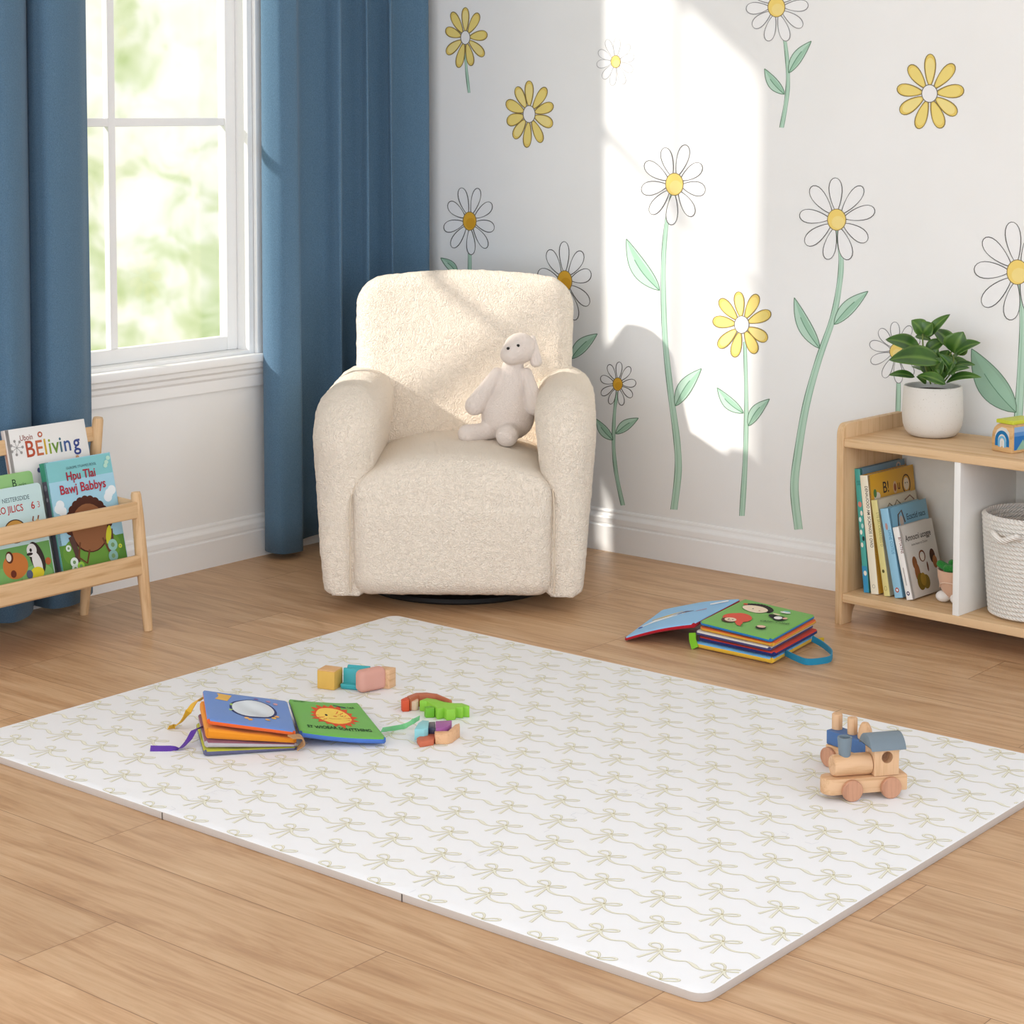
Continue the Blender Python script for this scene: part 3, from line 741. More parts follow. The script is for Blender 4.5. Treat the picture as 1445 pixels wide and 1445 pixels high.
box('book_ledge', .205-.32, .434-.32, YB+1.63, -1.65+1.63, .152, .161, W_RACK('Y'), rack, bevel=.002)

def book(label, loc, t, w_, h, cover, spine, lean=0.0, rz=0.0, pages='#f2ede2', round_c=0.0, group=None, cat='book', board=.0022):
    """front cover faces +x, spine faces -y"""
    b = thing('picture_book', label, cat, loc, 0, group, rot=(0, -lean, rz))
    mc, ms = paint(cover, .35, .45, .02), paint(spine, .35, .45, .02)
    bm = bm_new()
    if round_c:
        for x0, x1 in ((0, board), (t-board, t)):
            pts = [(q[0], q[1]) for q in rounded_rect(w_, h, round_c)]
            lo = [bm.verts.new((x0, a, c)) for a, c in pts]; hi = [bm.verts.new((x1, a, c)) for a, c in pts]
            bm.faces.new(lo); bm.faces.new(hi[::-1])
            for i in range(len(pts)): bm.faces.new((lo[i], lo[(i+1) % len(pts)], hi[(i+1) % len(pts)], hi[i]))
    else:
        bm_box(bm, 0, board, 0, w_, 0, h); bm_box(bm, t-board, t, 0, w_, 0, h)
    o = bm_done(bm, 'cover', mc, b, bevel=.0007, seg=2)
    prism('spine', [(0, 0), (.0, .012), (.0022, .012), (.0022, .0025), (t-.0022, .0025), (t-.0022, .012), (t, .012), (t, 0), (t-.002, -.0016), (.002, -.0016)], 0, h, 'Z', ms, b, bevel=.0004, seg=1)
    box('page_block', board, t-board, .003, w_-.005, .003, h-.003, paint(pages, .8, .2, .05, 600), b, bevel=0)
    front = Art(on_frame((t, 0, 0), (0, 1, 0), (0, 0, 1), (1, 0, 0)))
    sp = Art(on_frame((0, -.0016, 0), (1, 0, 0), (0, 0, 1), (0, -1, 0)))
    return b, front, sp
LE = math.atan(.249)
def rack_x(c, t): return c-.249*.1612-t/math.cos(LE)
GR = 'picture books in the wooden rack'
# white book at the back
t = .018; b, A, S = book('white picture book with multicoloured title in the back row of the rack', (rack_x(.385, t), -1.948, .1615), t, .27, .427, '#e6e3df', '#d8cfc8', LE, group=GR)
A.text('Uboin', .066, .392, .022, '#8e4a3c', .01, .8)
for ch, x, c, sz in (('B', .072, '#b5533a', .075), ('E', .103, '#c06a48', .070), ('l', .124, '#c9a63a', .072), ('i', .139, '#8da238', .072), ('v', .158, '#6f8f3c', .072), ('i', .176, '#4f6f7c', .072), ('n', .198, '#465b8c', .072), ('g', .230, '#3f4c86', .072)):
    A.text(ch, x, .345, sz*.86, c, .012, .9)
for i in range(7): a = i*.9; A.line([(.03, .375), (.03+.017*math.cos(a), .375+.017*math.sin(a))], .0012, '#8d8a88'); A.ell(.03+.019*math.cos(a), .375+.019*math.sin(a), .004, .004, '#9a9794')
A.ell(.112, .402, .008, .008, '#b9634a'); A.ell(.112, .402, .004, .004, '#e6e3df')
for x, y, c in ((.09, .305, '#4b4f78'), (.145, .308, '#8c7a5c'), (.18, .308, '#5e5450'), (.225, .322, '#d0a27c'), (.232, .312, '#c98f63')): A.ell(x, y, .006, .007, c)
S.line([(.009, .05), (.009, .40)], .008, '#b98d7c')
A.done('cover_print', b); S.done('spine_print', b)
# blue book at the front
t = .026; b, A, S = book('light blue picture book with red title and a child on the cover', (rack_x(.436, t), -1.872, .1615), t, .225, .331, '#9fcbdd', '#4b8f86', LE, group=GR)
A.rect(.002, .272, .223, .329, '#84c3c6'); A.rect(.002, .15, .223, .274, '#a4cfe0')
A.rect(.002, .002, .223, .10, '#5f8f3d'); A.ell(.11, .075, .10, .05, '#6d9a3f')
for x, y in ((.198, .218), (.209, .226), (.192, .208), (.020, .200), (.032, .192), (.027, .21)): A.ell(x, y, .014, .013, '#e9eef0')
for i in range(13): a = math.pi*i/12; A.ell(.112+.066*math.cos(a), .138+.072*math.sin(a), .014, .014, '#4e2a1e')
A.ell(.112, .140, .069, .074, '#4e2a1e'); A.ell(.112, .135, .060, .066, '#93603f')
A.ell(.112, .178, .002, .002, '#d8a04c')
for x in (.052, .172): A.line([(x, .03), (x+.005, .07), (x-(.008 if x < .1 else -.008), .12)], .017, '#5b4038')
A.line([(.072, .10), (.06, .06), (.085, .04), (.10, .075)], .006, '#70452c'); A.line([(.15, .10), (.165, .06), (.19, .05)], .006, '#70452c')
A.ell(.172, .105, .009, .026, '#d3cf36', -.3)
for x, y, r, c in ((.18, .075, .016, '#9cc7b8'), (.176, .045, .016, '#8fb8b0'), (.042, .05, .013, '#e4ece2'), (.042, .033, .011, '#d8e4d4'), (.062, .036, .012, '#9ccf4a'), (.205, .068, .006, '#cfd845'), (.03, .09, .009, '#dfe9e0')): A.ell(x, y, r, r, c); A.ell(x, y, r*.4, r*.4, '#7f9f6a')
A.text('GUROML STUAMES BOOL', .118, .303, .010, '#4e6b74', 0, .9)
A.text('Hpu Tlai', .112, .272, .034, '#b02c3c', .014, .86); A.text('Bawj Babbys', .112, .237, .036, '#b02c3c', .014, .88)
A.text('Hpu Tlai', .1125, .272, .034, '#a32336', .004, .86)
for x, y in ((.205, .305), (.213, .316), (.20, .296)): A.ell(x, y, .007, .006, '#b8dcc9')
S.rect(.003, .28, .023, .33, '#3f8f73'); S.rect(.003, .002, .023, .28, '#5e5a66'); S.ell(.013, .262, .006, .008, '#8b8794'); S.ell(.013, .23, .004, .006, '#a7a2ae')
A.done('cover_print', b); S.done('spine_print', b)
# pale book with animals
t = .020; b, A, S = book('pale blue board book with animals and red title at the left front of the rack', (rack_x(.436, t), -2.119, .1615), t, .222, .283, '#c3dcdc', '#4b2f28', LE, round_c=.012, group=GR)
A.rect(.003, .03, .219, .125, '#6fa25a'); A.ell(.06, .045, .055, .03, '#7fb265'); A.ell(.165, .04, .05, .028, '#86b56a')
A.text('NESTERSDIDE', .135, .244, .017, '#5a6f74', .004, .85); A.text('LILO JILICS', .105, .216, .026, '#b5342f', .012, .80); A.text('6', .186, .216, .028, '#b5342f', .015, .9); A.text('3', .205, .217, .024, '#c98a86', .01, .9)
A.ell(.118, .165, .036, .032, '#4e3324'); A.ell(.118, .165, .033, .029, '#d19b4c'); A.ell(.108, .158, .010, .010, '#ecdcc0')
for x in (.182, .199): A.line([(x, .196), (x-.004, .186), (x, .176), (x+.008, .182)], .004, '#8a4e33')
A.ell(.193, .173, .008, .014, '#d9b480'); A.ell(.18, .16, .010, .010, '#ecd2a4')
A.ell(.10, .075, .04, .035, '#c9793b'); A.ell(.085, .10, .012, .016, '#5a2e1e'); A.ell(.083, .10, .008, .011, '#e8ddd0'); A.ell(.09, .055, .009, .010, '#6c2f1e')
A.ell(.172, .085, .022, .045, '#3b2f2c', .25); A.ell(.170, .070, .014, .032, '#e6e2de', .2); A.ell(.158, .107, .016, .018, '#e6e2de'); A.ell(.155, .108, .004, .005, '#2d2624'); A.ell(.150, .098, .010, .004, '#3b2f2c')
A.ell(.165, .045, .022, .016, '#e2cf35'); A.ell(.205, .07, .009, .010, '#b8643a'); A.ell(.14, .045, .010, .012, '#59617c')
A.done('cover_print', b); S.done('spine_print', b)
# green book behind it
t = .014; b, A, S = book('green board book peeking out behind the pale blue one', (rack_x(.411, t), -2.115, .1615), t, .215, .315, '#8fbf78', '#74a864', LE, round_c=.012, group=GR)
A.text('B', .152, .278, .030, '#2f4a34', .006, .9); A.text('ooks', .178, .277, .014, '#3b5c3f', 0, .9)
A.done('cover_print', b)

# ------------------------------------------------------------------ low shelf on the right
SR = math.radians(-3.5); SX, SY = 1.901, -.352
shelf = thing('toy_shelf', 'light oak low shelf with white divider against the back wall', 'shelf', (SX, SY, 0), SR)
W_SH = lambda ax: wood('#dcb98f', '#c79e6e', ax)
SW, SD = .80, .315
def side_prof():
    p = [(0, 0), (.052, 0)]
    for i in range(9): a = math.pi/2*i/8; p.append((.052+.050*(1-math.cos(a)), .062*math.sin(a)))
    q = [(SD-a, b) for a, b in p[1:]][::-1]
    p = p+q+[(SD, 0), (SD, .572)]
    for i in range(9): a = math.pi/2*i/8; p.append((.028-.028*math.sin(a), .538+.034*math.cos(a)))
    out = []
    for k in p:
        if not out or abs(k[0]-out[-1][0])+abs(k[1]-out[-1][1]) > 1e-5: out.append(k)
    return out
def side_panel(x):
    return prism('side_panel', side_prof(), x, x+.022, 'X', W_SH('Z'), shelf, bevel=.0015)
side_panel(0); side_panel(SW-.022)
box('top_board', .022, SW-.022, .004, SD, .507, .531, W_SH('X'), shelf, bevel=.0015)
box('bottom_board', .022, SW-.022, .004, SD, .065, .089, W_SH('X'), shelf, bevel=.0015)
M_WHT = paint('#eceae5', .5, .3, .02)
box('divider', .372, .391, .006, SD-.006, .089, .507, M_WHT, shelf, bevel=.001)
box('back_panel', .022, SW-.022, SD-.006, SD-.001, .089, .507, paint('#e3ddd2', .7, .2, .04), shelf, bevel=0)

GS = 'picture books leaning in the left shelf compartment'
def sbook(label, x, t, h, w_, lean, cover, spine, y=-.300, **k):
    return book(label, (x, y, .0893), t, w_, h, cover, spine, math.radians(lean), SR, group=GS, **k)
b, A, S = sbook('teal-spined picture book, leftmost on the shelf', 1.962, .018, .350, .235, 6.0, '#6f8ea0', '#4aa59b', y=-.296)
S.rect(.001, .0, .017, .075, '#3d8fb8'); S.text('EIE', .007, .31, .016, '#2c6d66', 0, .7, -math.pi/2)
S.ell(.0105, .25, .006, .008, '#d88476'); 
for i, c in enumerate(('#e9ded0', '#dfe8e6', '#b8d8cf', '#f0e7d9', '#2d3b3a', '#e9ded0')): S.ell(.0105+.003*(-1)**i, .225-i*.018, .004, .007, c)
S.ell(.0105, .055, .005, .007, '#e8e0d0'); A.ell(.20, .335, .012, .010, '#c4b0a4'); A.ell(.20, .335, .006, .005, '#6f8ea0'); A.line([(.10, .31), (.15, .318), (.20, .312)], .004, '#3f4d58')
A.done('cover_print', b); S.done('spine_print', b)
b, A, S = sbook('yellow picture book with a cream spine on the shelf', 1.987, .025, .335, .24, 7.2, '#dfa934', '#ece3cd')
S.text('DENAUOOO AM SCADNOS 1 OVIO', .014, .305, .0135, '#4a4038', .012, .80, -math.pi/2, 'LEFT')
S.ring(.0125, .022, .004, .005, .001, '#8e8678')
A.text('B!', .088, .275, .045, '#453b36', .012, .9); A.ell(.135, .283, .010, .018, '#d9b48c'); A.ell(.135, .283, .006, .011, '#9a5a3c'); A.text('u', .155, .275, .04, '#7a4a33', .01, .8)
A.ring(.195, .285, .020, .026, .004, '#5b4336'); A.ell(.195, .285, .014, .018, '#e5d3b8'); A.ell(.19, .288, .002, .002, '#2a2320'); A.ell(.20, .288, .002, .002, '#2a2320')
A.ell(.040, .27, .016, .012, '#e8e0cf'); A.ell(.045, .245, .018, .010, '#3d7f98'); A.ell(.03, .28, .008, .012, '#5f8a4f')
A.line([(.02, .21), (.026, .16), (.022, .13)], .006, '#5a4330'); A.ell(.05, .06, .025, .05, '#4d3b24'); A.ell(.08, .03, .02, .012, '#b9852a')
A.done('cover_print', b); S.done('spine_print', b)
b, A, S = sbook('beige picture book with a pale yellow spine, between the yellow and the blue one', 2.028, .020, .270, .205, 10, '#cfc6b0', '#ddd08c')
S.text('LTE SRODERANEES O', .013, .235, .0125, '#a89a5c', .01, .8, -math.pi/2, 'LEFT'); S.ring(.010, .022, .004, .006, .001, '#8f8552'); S.ell(.010, .07, .004, .005, '#5c5430')
A.line([(.04, .235), (.06, .252), (.08, .238), (.10, .256), (.12, .24)], .004, '#7c6e5a'); A.line([(.14, .25), (.17, .26), (.19, .245)], .004, '#8a6f5f')
A.done('cover_print', b); S.done('spine_print', b)
b, A, S = sbook('blue picture book leaning between the beige and the white one', 2.062, .026, .250, .20, 12, '#7fb3cd', '#93c3dc')
S.text('LIANE COITUS', .016, .190, .013, '#5d93b2', .012, .8, -math.pi/2, 'LEFT'); S.ell(.013, .20, .004, .010, '#b98d84'); S.ell(.013, .022, .006, .007, '#b25a4c'); S.ell(.013, .022, .003, .0035, '#dfe9ee')
A.text('Ecsctid nacs', .135, .205, .024, '#3a4d5c', .01, .85); A.line([(.035, .17), (.045, .225), (.065, .235), (.075, .20)], .006, '#5e5048'); A.ell(.058, .205, .010, .016, '#c8b6a8')
A.done('cover_print', b); S.done('spine_print', b)
b, A, S = sbook('white picture book with brown figures, rightmost of the leaning shelf books', 2.099, .020, .203, .175, 14, '#d9d3cb', '#efebe6')
S.text('BITTATINS', .013, .175, .012, '#7c3f3c', .012, .8, -math.pi/2, 'LEFT'); S.ell(.010, .018, .005, .006, '#4c4460'); S.ell(.010, .018, .0022, .003, '#efebe6'); S.line([(.010, .04), (.010, .09)], .002, '#9a918a')
A.text('Amnocni ucogge', .088, .158, .024, '#3d3733', .014, .82); A.text('Ionna hanoo to Deslon', .088, .142, .010, '#6b625c', 0, .9)
A.ell(.045, .095, .012, .018, '#8c5a36'); A.ell(.050, .068, .013, .026, '#9a6238'); A.ell(.140, .10, .014, .020, '#4b2d1e'); A.ell(.148, .082, .012, .018, '#a0673a')
A.ring(.088, .108, .014, .014, .005, '#7c4f34'); A.ell(.088, .104, .010, .010, '#e6dccf'); A.ell(.106, .075, .004, .014, '#6f4028')
A.ell(.06, .040, .020, .024, '#7c651f'); A.ell(.085, .036, .018, .020, '#87702a'); A.ell(.072, .045, .014, .018, '#a48430')
A.done('cover_print', b); S.done('spine_print', b)

# little plush plant standing in the compartment
tl = gp(1330, 851, .0895)
tp = thing('plush_plant', 'small peach plush planter with green leaves and white feet on the shelf', 'plush toy', (2.212, -.235, .0893), SR)
M_PCH = boucle('#dcb398', 260, .25, .001); M_GRN = boucle('#2f8a34', 300, .8, .002); M_WF = boucle('#eee9e4', 260, .3, .001)
lathe('planter', [(0, .012), (.018, .012), (.030, .022), (.041, .045), (.047, .072), (.0485, .092), (.046, .092), (.042, .080), (0, .078)], M_PCH, tp, 40)
tube('pocket_seam', [(-.030, -.030, .042), (-.022, -.041, .056), (-.004, -.047, .062), (.014, -.046, .062), (.030, -.037, .057)], .0016, paint('#e9cbb4', .9, .1), tp, 8)
for x, y in ((-.024, -.020), (.022, -.022)):
    me = sdf_mesh(lambda X, Y, Z: s_ell(X, Y, Z, (0, 0, 0), (.021, .020, .016)), (-.03, -.03, -.025), (.03, .03, .025), .003)
    soft_obj('foot', me, M_WF, tp).location = (x, y, .0165)
for (x, y, a, l) in ((-.024, -.014, 2.6, .034), (.004, -.004, 2.2, .040), (.026, -.016, .5, .034), (.006, -.026, .2, .030), (.012, .014, 1.3, .034)):
    d = (math.cos(a)*l/2, 0, abs(math.sin(a))*l/3)
    me = sdf_mesh(lambda X, Y, Z: s_caps(X, Y, Z, (-d[0], 0, -d[2]), (d[0], 0, d[2]), .0125, .0105), (-.04, -.02, -.03), (.04, .02, .03), .003)
    soft_obj('plush_leaf', me, M_GRN, tp).location = (x, y, .098)

# woven basket
bk = thing('rope_basket', 'white coiled cotton rope basket in the right shelf compartment', 'basket', (2.438, -.232, .0893), SR)
def rope_mat():
    m, b, n = base_mat('cotton_rope', lin('#f5efe6'), .9, .1, 0, .2)
    t = n.n('ShaderNodeTexCoord'); sp = n.n('ShaderNodeSeparateXYZ'); n.l(t.outputs['Object'], sp.inputs[0])
    an = n.math('ARCTAN2', sp.outputs[1], sp.outputs[0])
    wv = n.math('SINE', n.math('ADD', n.math('MULTIPLY', an, 70.0), n.math('MULTIPLY', sp.outputs[2], 900.0)))
    bp = n.n('ShaderNodeBump', Strength=.7, Distance=.0025); n.l(wv, bp.inputs['Height']); n.l(bp.outputs[0], b.inputs['Normal'])
    return m
M_ROPE = rope_mat()
rb, rt, hb, NR = .112, .133, .278, 23
prof = [(0, .0), (.085, .0), (.103, .004)]
def rr_(z): return rb+(rt-rb)*(z/hb)**.8
for k in range(NR):
    z0 = .006+k*(hb-.006)/NR; dz = (hb-.006)/NR
    for j in range(5):
        u = j/5; z = z0+dz*u; prof.append((rr_(z)-.004+.0065*math.sqrt(max(0, 1-(2*u-1)**2)), z))
prof += [(rt-.004, hb), (rt-.008, hb+.003), (rt-.012, hb)]
for k in range(NR)[::-1]:
    z0 = .01+k*(hb-.01)/NR; dz = (hb-.01)/NR
    for j in range(4)[::-1]:
        u = j/4; z = z0+dz*u; prof.append((rr_(z)-.010-.004*math.sqrt(max(0, 1-(2*u-1)**2)), z))
prof.append((0, .010))
lathe('basket_body', prof, M_ROPE, bk, 72, ang=70)
for sgn in (-1, 1):
    a0 = -1.62 if sgn < 0 else 1.5
    pts = [(math.cos(a0+da)*(rt+.006+out), math.sin(a0+da)*(rt+.006+out), z) for da, out, z in ((-.28, -.010, .232), (-.26, .006, .240), (-.16, .014, .236), (0, .016, .226), (.16, .014, .236), (.26, .006, .240), (.28, -.010, .232))]
    tube('handle', smooth_path(pts, 4), .0085, M_ROPE, bk, 12)
ct = thing('plush_ball', 'brown plush ball inside the rope basket', 'plush toy', (2.452, -.225, .225), 0)
soft_obj('ball', sdf_mesh(lambda X, Y, Z: np.sqrt(X*X+Y*Y+Z*Z)-.075+.004*np.cos(5*np.arctan2(Y, X)), (-.09, -.09, -.09), (.09, .09, .09), .006), boucle('#b58563', 200, .4, .002), ct)

# pot plant on the top board
pp = thing('potted_plant', 'glossy green houseplant in a speckled off-white pot on the shelf', 'plant', (2.090, -.145, .5313), 0)
def speckle():
    m, b, n = base_mat('speckled_stoneware', lin('#ddd8d0'), .6, .3)
    t = n.n('ShaderNodeTexCoord'); v = n.n('ShaderNodeTexVoronoi', Scale=230.0); n.l(t.outputs['Object'], v.inputs['Vector'])
    nz = n.n('ShaderNodeTexNoise', Scale=120.0); n.l(t.outputs['Object'], nz.inputs['Vector'])
    f = n.math('LESS_THAN', n.math('ADD', v.outputs[0], n.math('MULTIPLY', nz.outputs[0], .55)), .36)
    n.l(n.mix(f, lin('#ddd8d0'), lin('#a4977f')), b.inputs['Base Color']); return m
M_POT = speckle()
lathe('pot', [(0, 0), (.054, 0), (.065, .004), (.076, .016), (.083, .034), (.0855, .060), (.0845, .100), (.082, .138), (.081, .1425), (.078, .1435), (.0755, .141), (.0745, .124), (0, .122)], M_POT, pp, 64)
soil = lathe('soil', [(0, .129), (.04, .131), (.0752, .126)], paint('#3c2c20', .95, .1, .3, 60, .8, 120), pp, 32)
def leaf_mat():
    m, b, n = base_mat('leaf_green', lin('#3f6f2a'), .3, .5)
    t = n.n('ShaderNodeTexCoord'); nz = n.n('ShaderNodeTexNoise', Scale=18.0, Detail=2.0); n.l(t.outputs['Object'], nz.inputs['Vector'])
    uv = n.n('ShaderNodeAttribute', _attribute_name='rim')
    c = n.ramp(nz.outputs[0], [(.3, lin('#274a1c')), (.7, lin('#456d22'))])
    c = n.mix(uv.outputs['Fac'], c, lin('#7c9c48')); n.l(c, b.inputs['Base Color'])
    b.inputs['Transmission Weight'].default_value = 0.0
    return m
M_LEAF = leaf_mat()
def leaf(parent, base, tip, wd, cup=.25, droop=.12, name='leaf'):
    b = np.array(base, float); t = np.array(tip, float); ax = t-b; ln = np.linalg.norm(ax); ax /= ln
    n0 = np.array([.45, -.55, .75]); s = np.cross(ax, n0); s /= np.linalg.norm(s); nn = np.cross(s, ax)
    N1, N2 = 12, 4; vs, fs, rim = [], [], []
    for i in range(N1+1):
        u = i/N1; w_ = wd/2*(math.sin(math.pi*u**.8)**.75 if 0 < u < 1 else .02)
        c = b+ax*ln*u+nn*(math.sin(math.pi*u)*droop*ln)
        for j in range(-N2, N2+1):
            q = j/N2; vs.append(c+s*w_*q+nn*abs(q)**1.3*w_*cup); rim.append(max(0, abs(q)-.8)*2.2+(.55 if j == 0 else 0))
    k = 2*N2+1
    for i in range(N1):
        for j in range(k-1): fs.append((i*k+j, i*k+j+1, (i+1)*k+j+1, (i+1)*k+j))
    me = mesh_of(vs, fs); at = me.attributes.new('rim', 'FLOAT', 'POINT'); at.data.foreach_set('value', rim)
    o = link(name, me, M_LEAF, parent, True); md = o.modifiers.new('leaf_thickness', 'SOLIDIFY'); md.thickness = .0008
    return o
def lpx(q, y): p = plane(1220+q[0]/6.42, 430+q[1]/6.42, 1, y); return p-np.array([2.090, -.145, .5313])
LV = [((527, 262), (425, 140), 125, -.15, -.17), ((527, 262), (612, 165), 120, -.15, -.14), ((560, 300), (775, 85), 70, -.13, -.10), ((500, 412), (190, 315), 125, -.16, -.19),
      ((460, 285), (605, 325), 60, -.12, -.11), ((520, 455), (325, 430), 90, -.18, -.20), ((690, 520), (222, 500), 165, -.18, -.235), ((455, 655), (218, 637), 60, -.20, -.23),
      ((555, 440), (735, 322), 95, -.14, -.12), ((800, 400), (630, 222), 110, -.12, -.10), ((810, 440), (895, 245), 165, -.14, -.15), ((808, 468), (1050, 344), 105, -.15, -.16),
      ((790, 560), (1003, 545), 55, -.12, -.10), ((750, 665), (952, 572), 75, -.19, -.22), ((740, 705), (1058, 657), 75, -.19, -.20), ((735, 722), (480, 640), 85, -.21, -.235),
      ((730, 650), (680, 440), 170, -.13, -.14), ((610, 640), (520, 520), 110, -.13, -.12), ((810, 650), (670, 440), 70, -.15, -.19), ((640, 700), (545, 590), 80, -.12, -.10),
      ((560, 715), (470, 650), 50, -.21, -.23), ((790, 560), (930, 510), 90, -.10, -.07), ((700, 560), (760, 410), 120, -.10, -.08), ((640, 480), (560, 380), 90, -.11, -.08), ((700, 640), (800, 520), 120, -.16, -.17), ((600, 560), (660, 400), 110, -.15, -.15), ((640, 620), (720, 480), 110, -.17, -.18), ((560, 600), (430, 560), 80, -.10, -.07), ((700, 700), (640, 580), 80, -.18, -.19), ((620, 700), (730, 600), 70, -.16, -.17)]
for b0, t0, w0, yb_, yt_ in LV: leaf(pp, lpx(b0, yb_), lpx(t0, yt_), w0*1.5/6.42/511)
M_STEM = paint('#6f7f3e', .5, .3, .05)
for pts in (((600, 720, -.145), (540, 500, -.15), (530, 380, -.15), (525, 262, -.15)), ((640, 720, -.145), (620, 560, -.15), (690, 520, -.18)), ((700, 720, -.14), (790, 600, -.145), (808, 450, -.145)), ((650, 720, -.14), (720, 560, -.12), (800, 400, -.12)), ((600, 720, -.145), (530, 500, -.16), (500, 412, -.16))):
    tube('stem', smooth_path([lpx(p[:2], p[2]) for p in pts], 4), .0024, M_STEM, pp, 8)

# wooden rainbow block on the shelf top
ng = gp(1428, 640.5, .5313)
tb = thing('toy_block', 'wooden toy block with a blue rainbow print on the shelf top', 'toy', (ng[0], ng[1], .5313), math.radians(-14))
hw_ = .070; hh = .078
prof_b = [(-hw_, 0), (0, 0), (0, hh-.004)] + [(-.004-.0, hh)] + [(-hw_*.55+.020*math.sin(a), hh-.006+.006*math.cos(a)) for a in np.linspace(.8, 0, 4)] + [(-hw_*.62-.024*math.sin(a), hh-.026+.026*math.cos(a)) for a in np.linspace(.3, 1.45, 7)] + [(-hw_, hh-.045)]
prism('block_body', [(-hw_, 0), (0, 0), (0, hh), (-.040, hh), (-.052, hh-.004), (-.062, hh-.013), (-.068, hh-.026), (-hw_, hh-.040)], 0, .095, 'Y', wood('#d9b07c', '#c2965f', 'X'), tb, bevel=.003)
box('lid', -.052, .006, -.004, .099, hh+.0005, hh+.011, paint('#c3c836', .4, .4, .02), tb, bevel=.002)
A = Art(on_frame((0, 0, 0), (1, 0, 0), (0, 0, 1), (0, -1, 0)))
def arch(A, cx, cy, r, w_, h, k=1.25):
    A.line([(cx-r, cy-.014)]+[(cx+r*math.cos(a), cy+r*k*math.sin(a)) for a in np.linspace(math.pi, 0, 18)]+[(cx+r, cy-.014)], w_, h)
A.poly([(-.058, .016), (-.010, .016), (-.010, .055), (-.020, .066), (-.036, .068), (-.050, .060), (-.058, .045)], '#d8d3cc')
arch(A, -.034, .030, .019, .010, '#1f6fa6'); arch(A, -.034, .028, .0105, .006, '#6fb2d8'); arch(A, -.034, .027, .005, .004, '#e3e0dc')
A.done('rainbow_print', tb)
A = Art(on_frame((0, 0, 0), (0, 1, 0), (0, 0, 1), (1, 0, 0)))
A.rect(.008, .008, .087, .070, '#5b8fc9'); A.rect(.008, .008, .087, .045, '#2f74ba'); A.poly([(.018, .008), (.06, .008), (.045, .035)], '#8fb9a4'); A.rect(.008, .056, .087, .070, '#8fb0d6')
A.done('side_print', tb)

# ------------------------------------------------------------------ cloth books
def cloth_page(name, parent, C, h, top, bot, seed=0, N=16, puff=1.0, o=(0, 0, 0), bend=0.0, label=None):
    """padded fabric page over four corners (front-left, front-right, back-right, back-left); h thickness per corner"""
    C = [np.array(c, float)-np.array(o) for c in C]; h = h if isinstance(h, (list, tuple)) else [h]*4
    rnd = random.Random(seed); ph = [rnd.uniform(0, 6) for _ in range(4)]
    def P(u, v):
        u_, v_ = u, v
        # rounded corners
        c = C[0]*(1-u)*(1-v)+C[1]*u*(1-v)+C[2]*u*v+C[3]*(1-u)*v; hh = h[0]*(1-u)*(1-v)+h[1]*u*(1-v)+h[2]*u*v+h[3]*(1-u)*v
        e = min(1, 4*min(u, 1-u)*4, 16*min(v, 1-v)); e = max(0, e)
        f = .48+.52*math.sqrt(max(0, 1-(1-e)**2))
        wob = .0011*(math.sin(9*u+ph[0])+math.sin(11*v+ph[1])+.6*math.sin(17*u+13*v+ph[2]))*e*puff
        bz = bend*math.sin(math.pi*u)
        return c+np.array([0, 0, bz]), hh/2*f, wob
    vs, top_i, bot_i = [], {}, {}
    g = [0, .012, .035, .075]+[.075+.85*k/(N-6) for k in range(1, N-6)]+[.925, .965, .988, 1.0]; n = len(g)
    def rc(u, v):                                # pull the four corners in
        r = .03; du = max(0, r-min(u, 1-u)); dv = max(0, r-min(v, 1-v)); k = (du*dv)/r*.9
        return (u+(k if u < .5 else -k), v+(k if v < .5 else -k))
    for j, v in enumerate(g):
        for i, u in enumerate(g):
            uu, vv = rc(u, v); c, hh, w_ = P(uu, vv); top_i[i, j] = len(vs); vs.append(c+np.array([0, 0, hh+w_]))
    for j, v in enumerate(g):
        for i, u in enumerate(g):
            uu, vv = rc(u, v); c, hh, w_ = P(uu, vv); bot_i[i, j] = len(vs); vs.append(c+np.array([0, 0, -hh+w_*.5]))
    fs, mi = [], []
    for j in range(n-1):
        for i in range(n-1):
            fs.append((top_i[i, j], top_i[i+1, j], top_i[i+1, j+1], top_i[i, j+1])); mi.append(0)
            fs.append((bot_i[i, j], bot_i[i, j+1], bot_i[i+1, j+1], bot_i[i+1, j])); mi.append(1)
    for k in range(n-1):
        for a, b_ in (((k, 0), (k+1, 0)), ((n-1, k), (n-1, k+1)), ((k+1, n-1), (k, n-1)), ((0, k+1), (0, k))):
            fs.append((bot_i[a], bot_i[b_], top_i[b_], top_i[a])); mi.append(1)
    o_ = link(name, mesh_of(vs, fs), [fabric(top, None, 700), fabric(bot, None, 700)], parent, True)
    for p, m_ in zip(o_.data.polygons, mi): p.material_index = m_
    if label: o_['label'] = label
    def art(u, v, L):
        c, hh, w_ = P(u, v); return c+np.array([0, 0, hh+w_+.0005+L*.00009])
    return o_, art
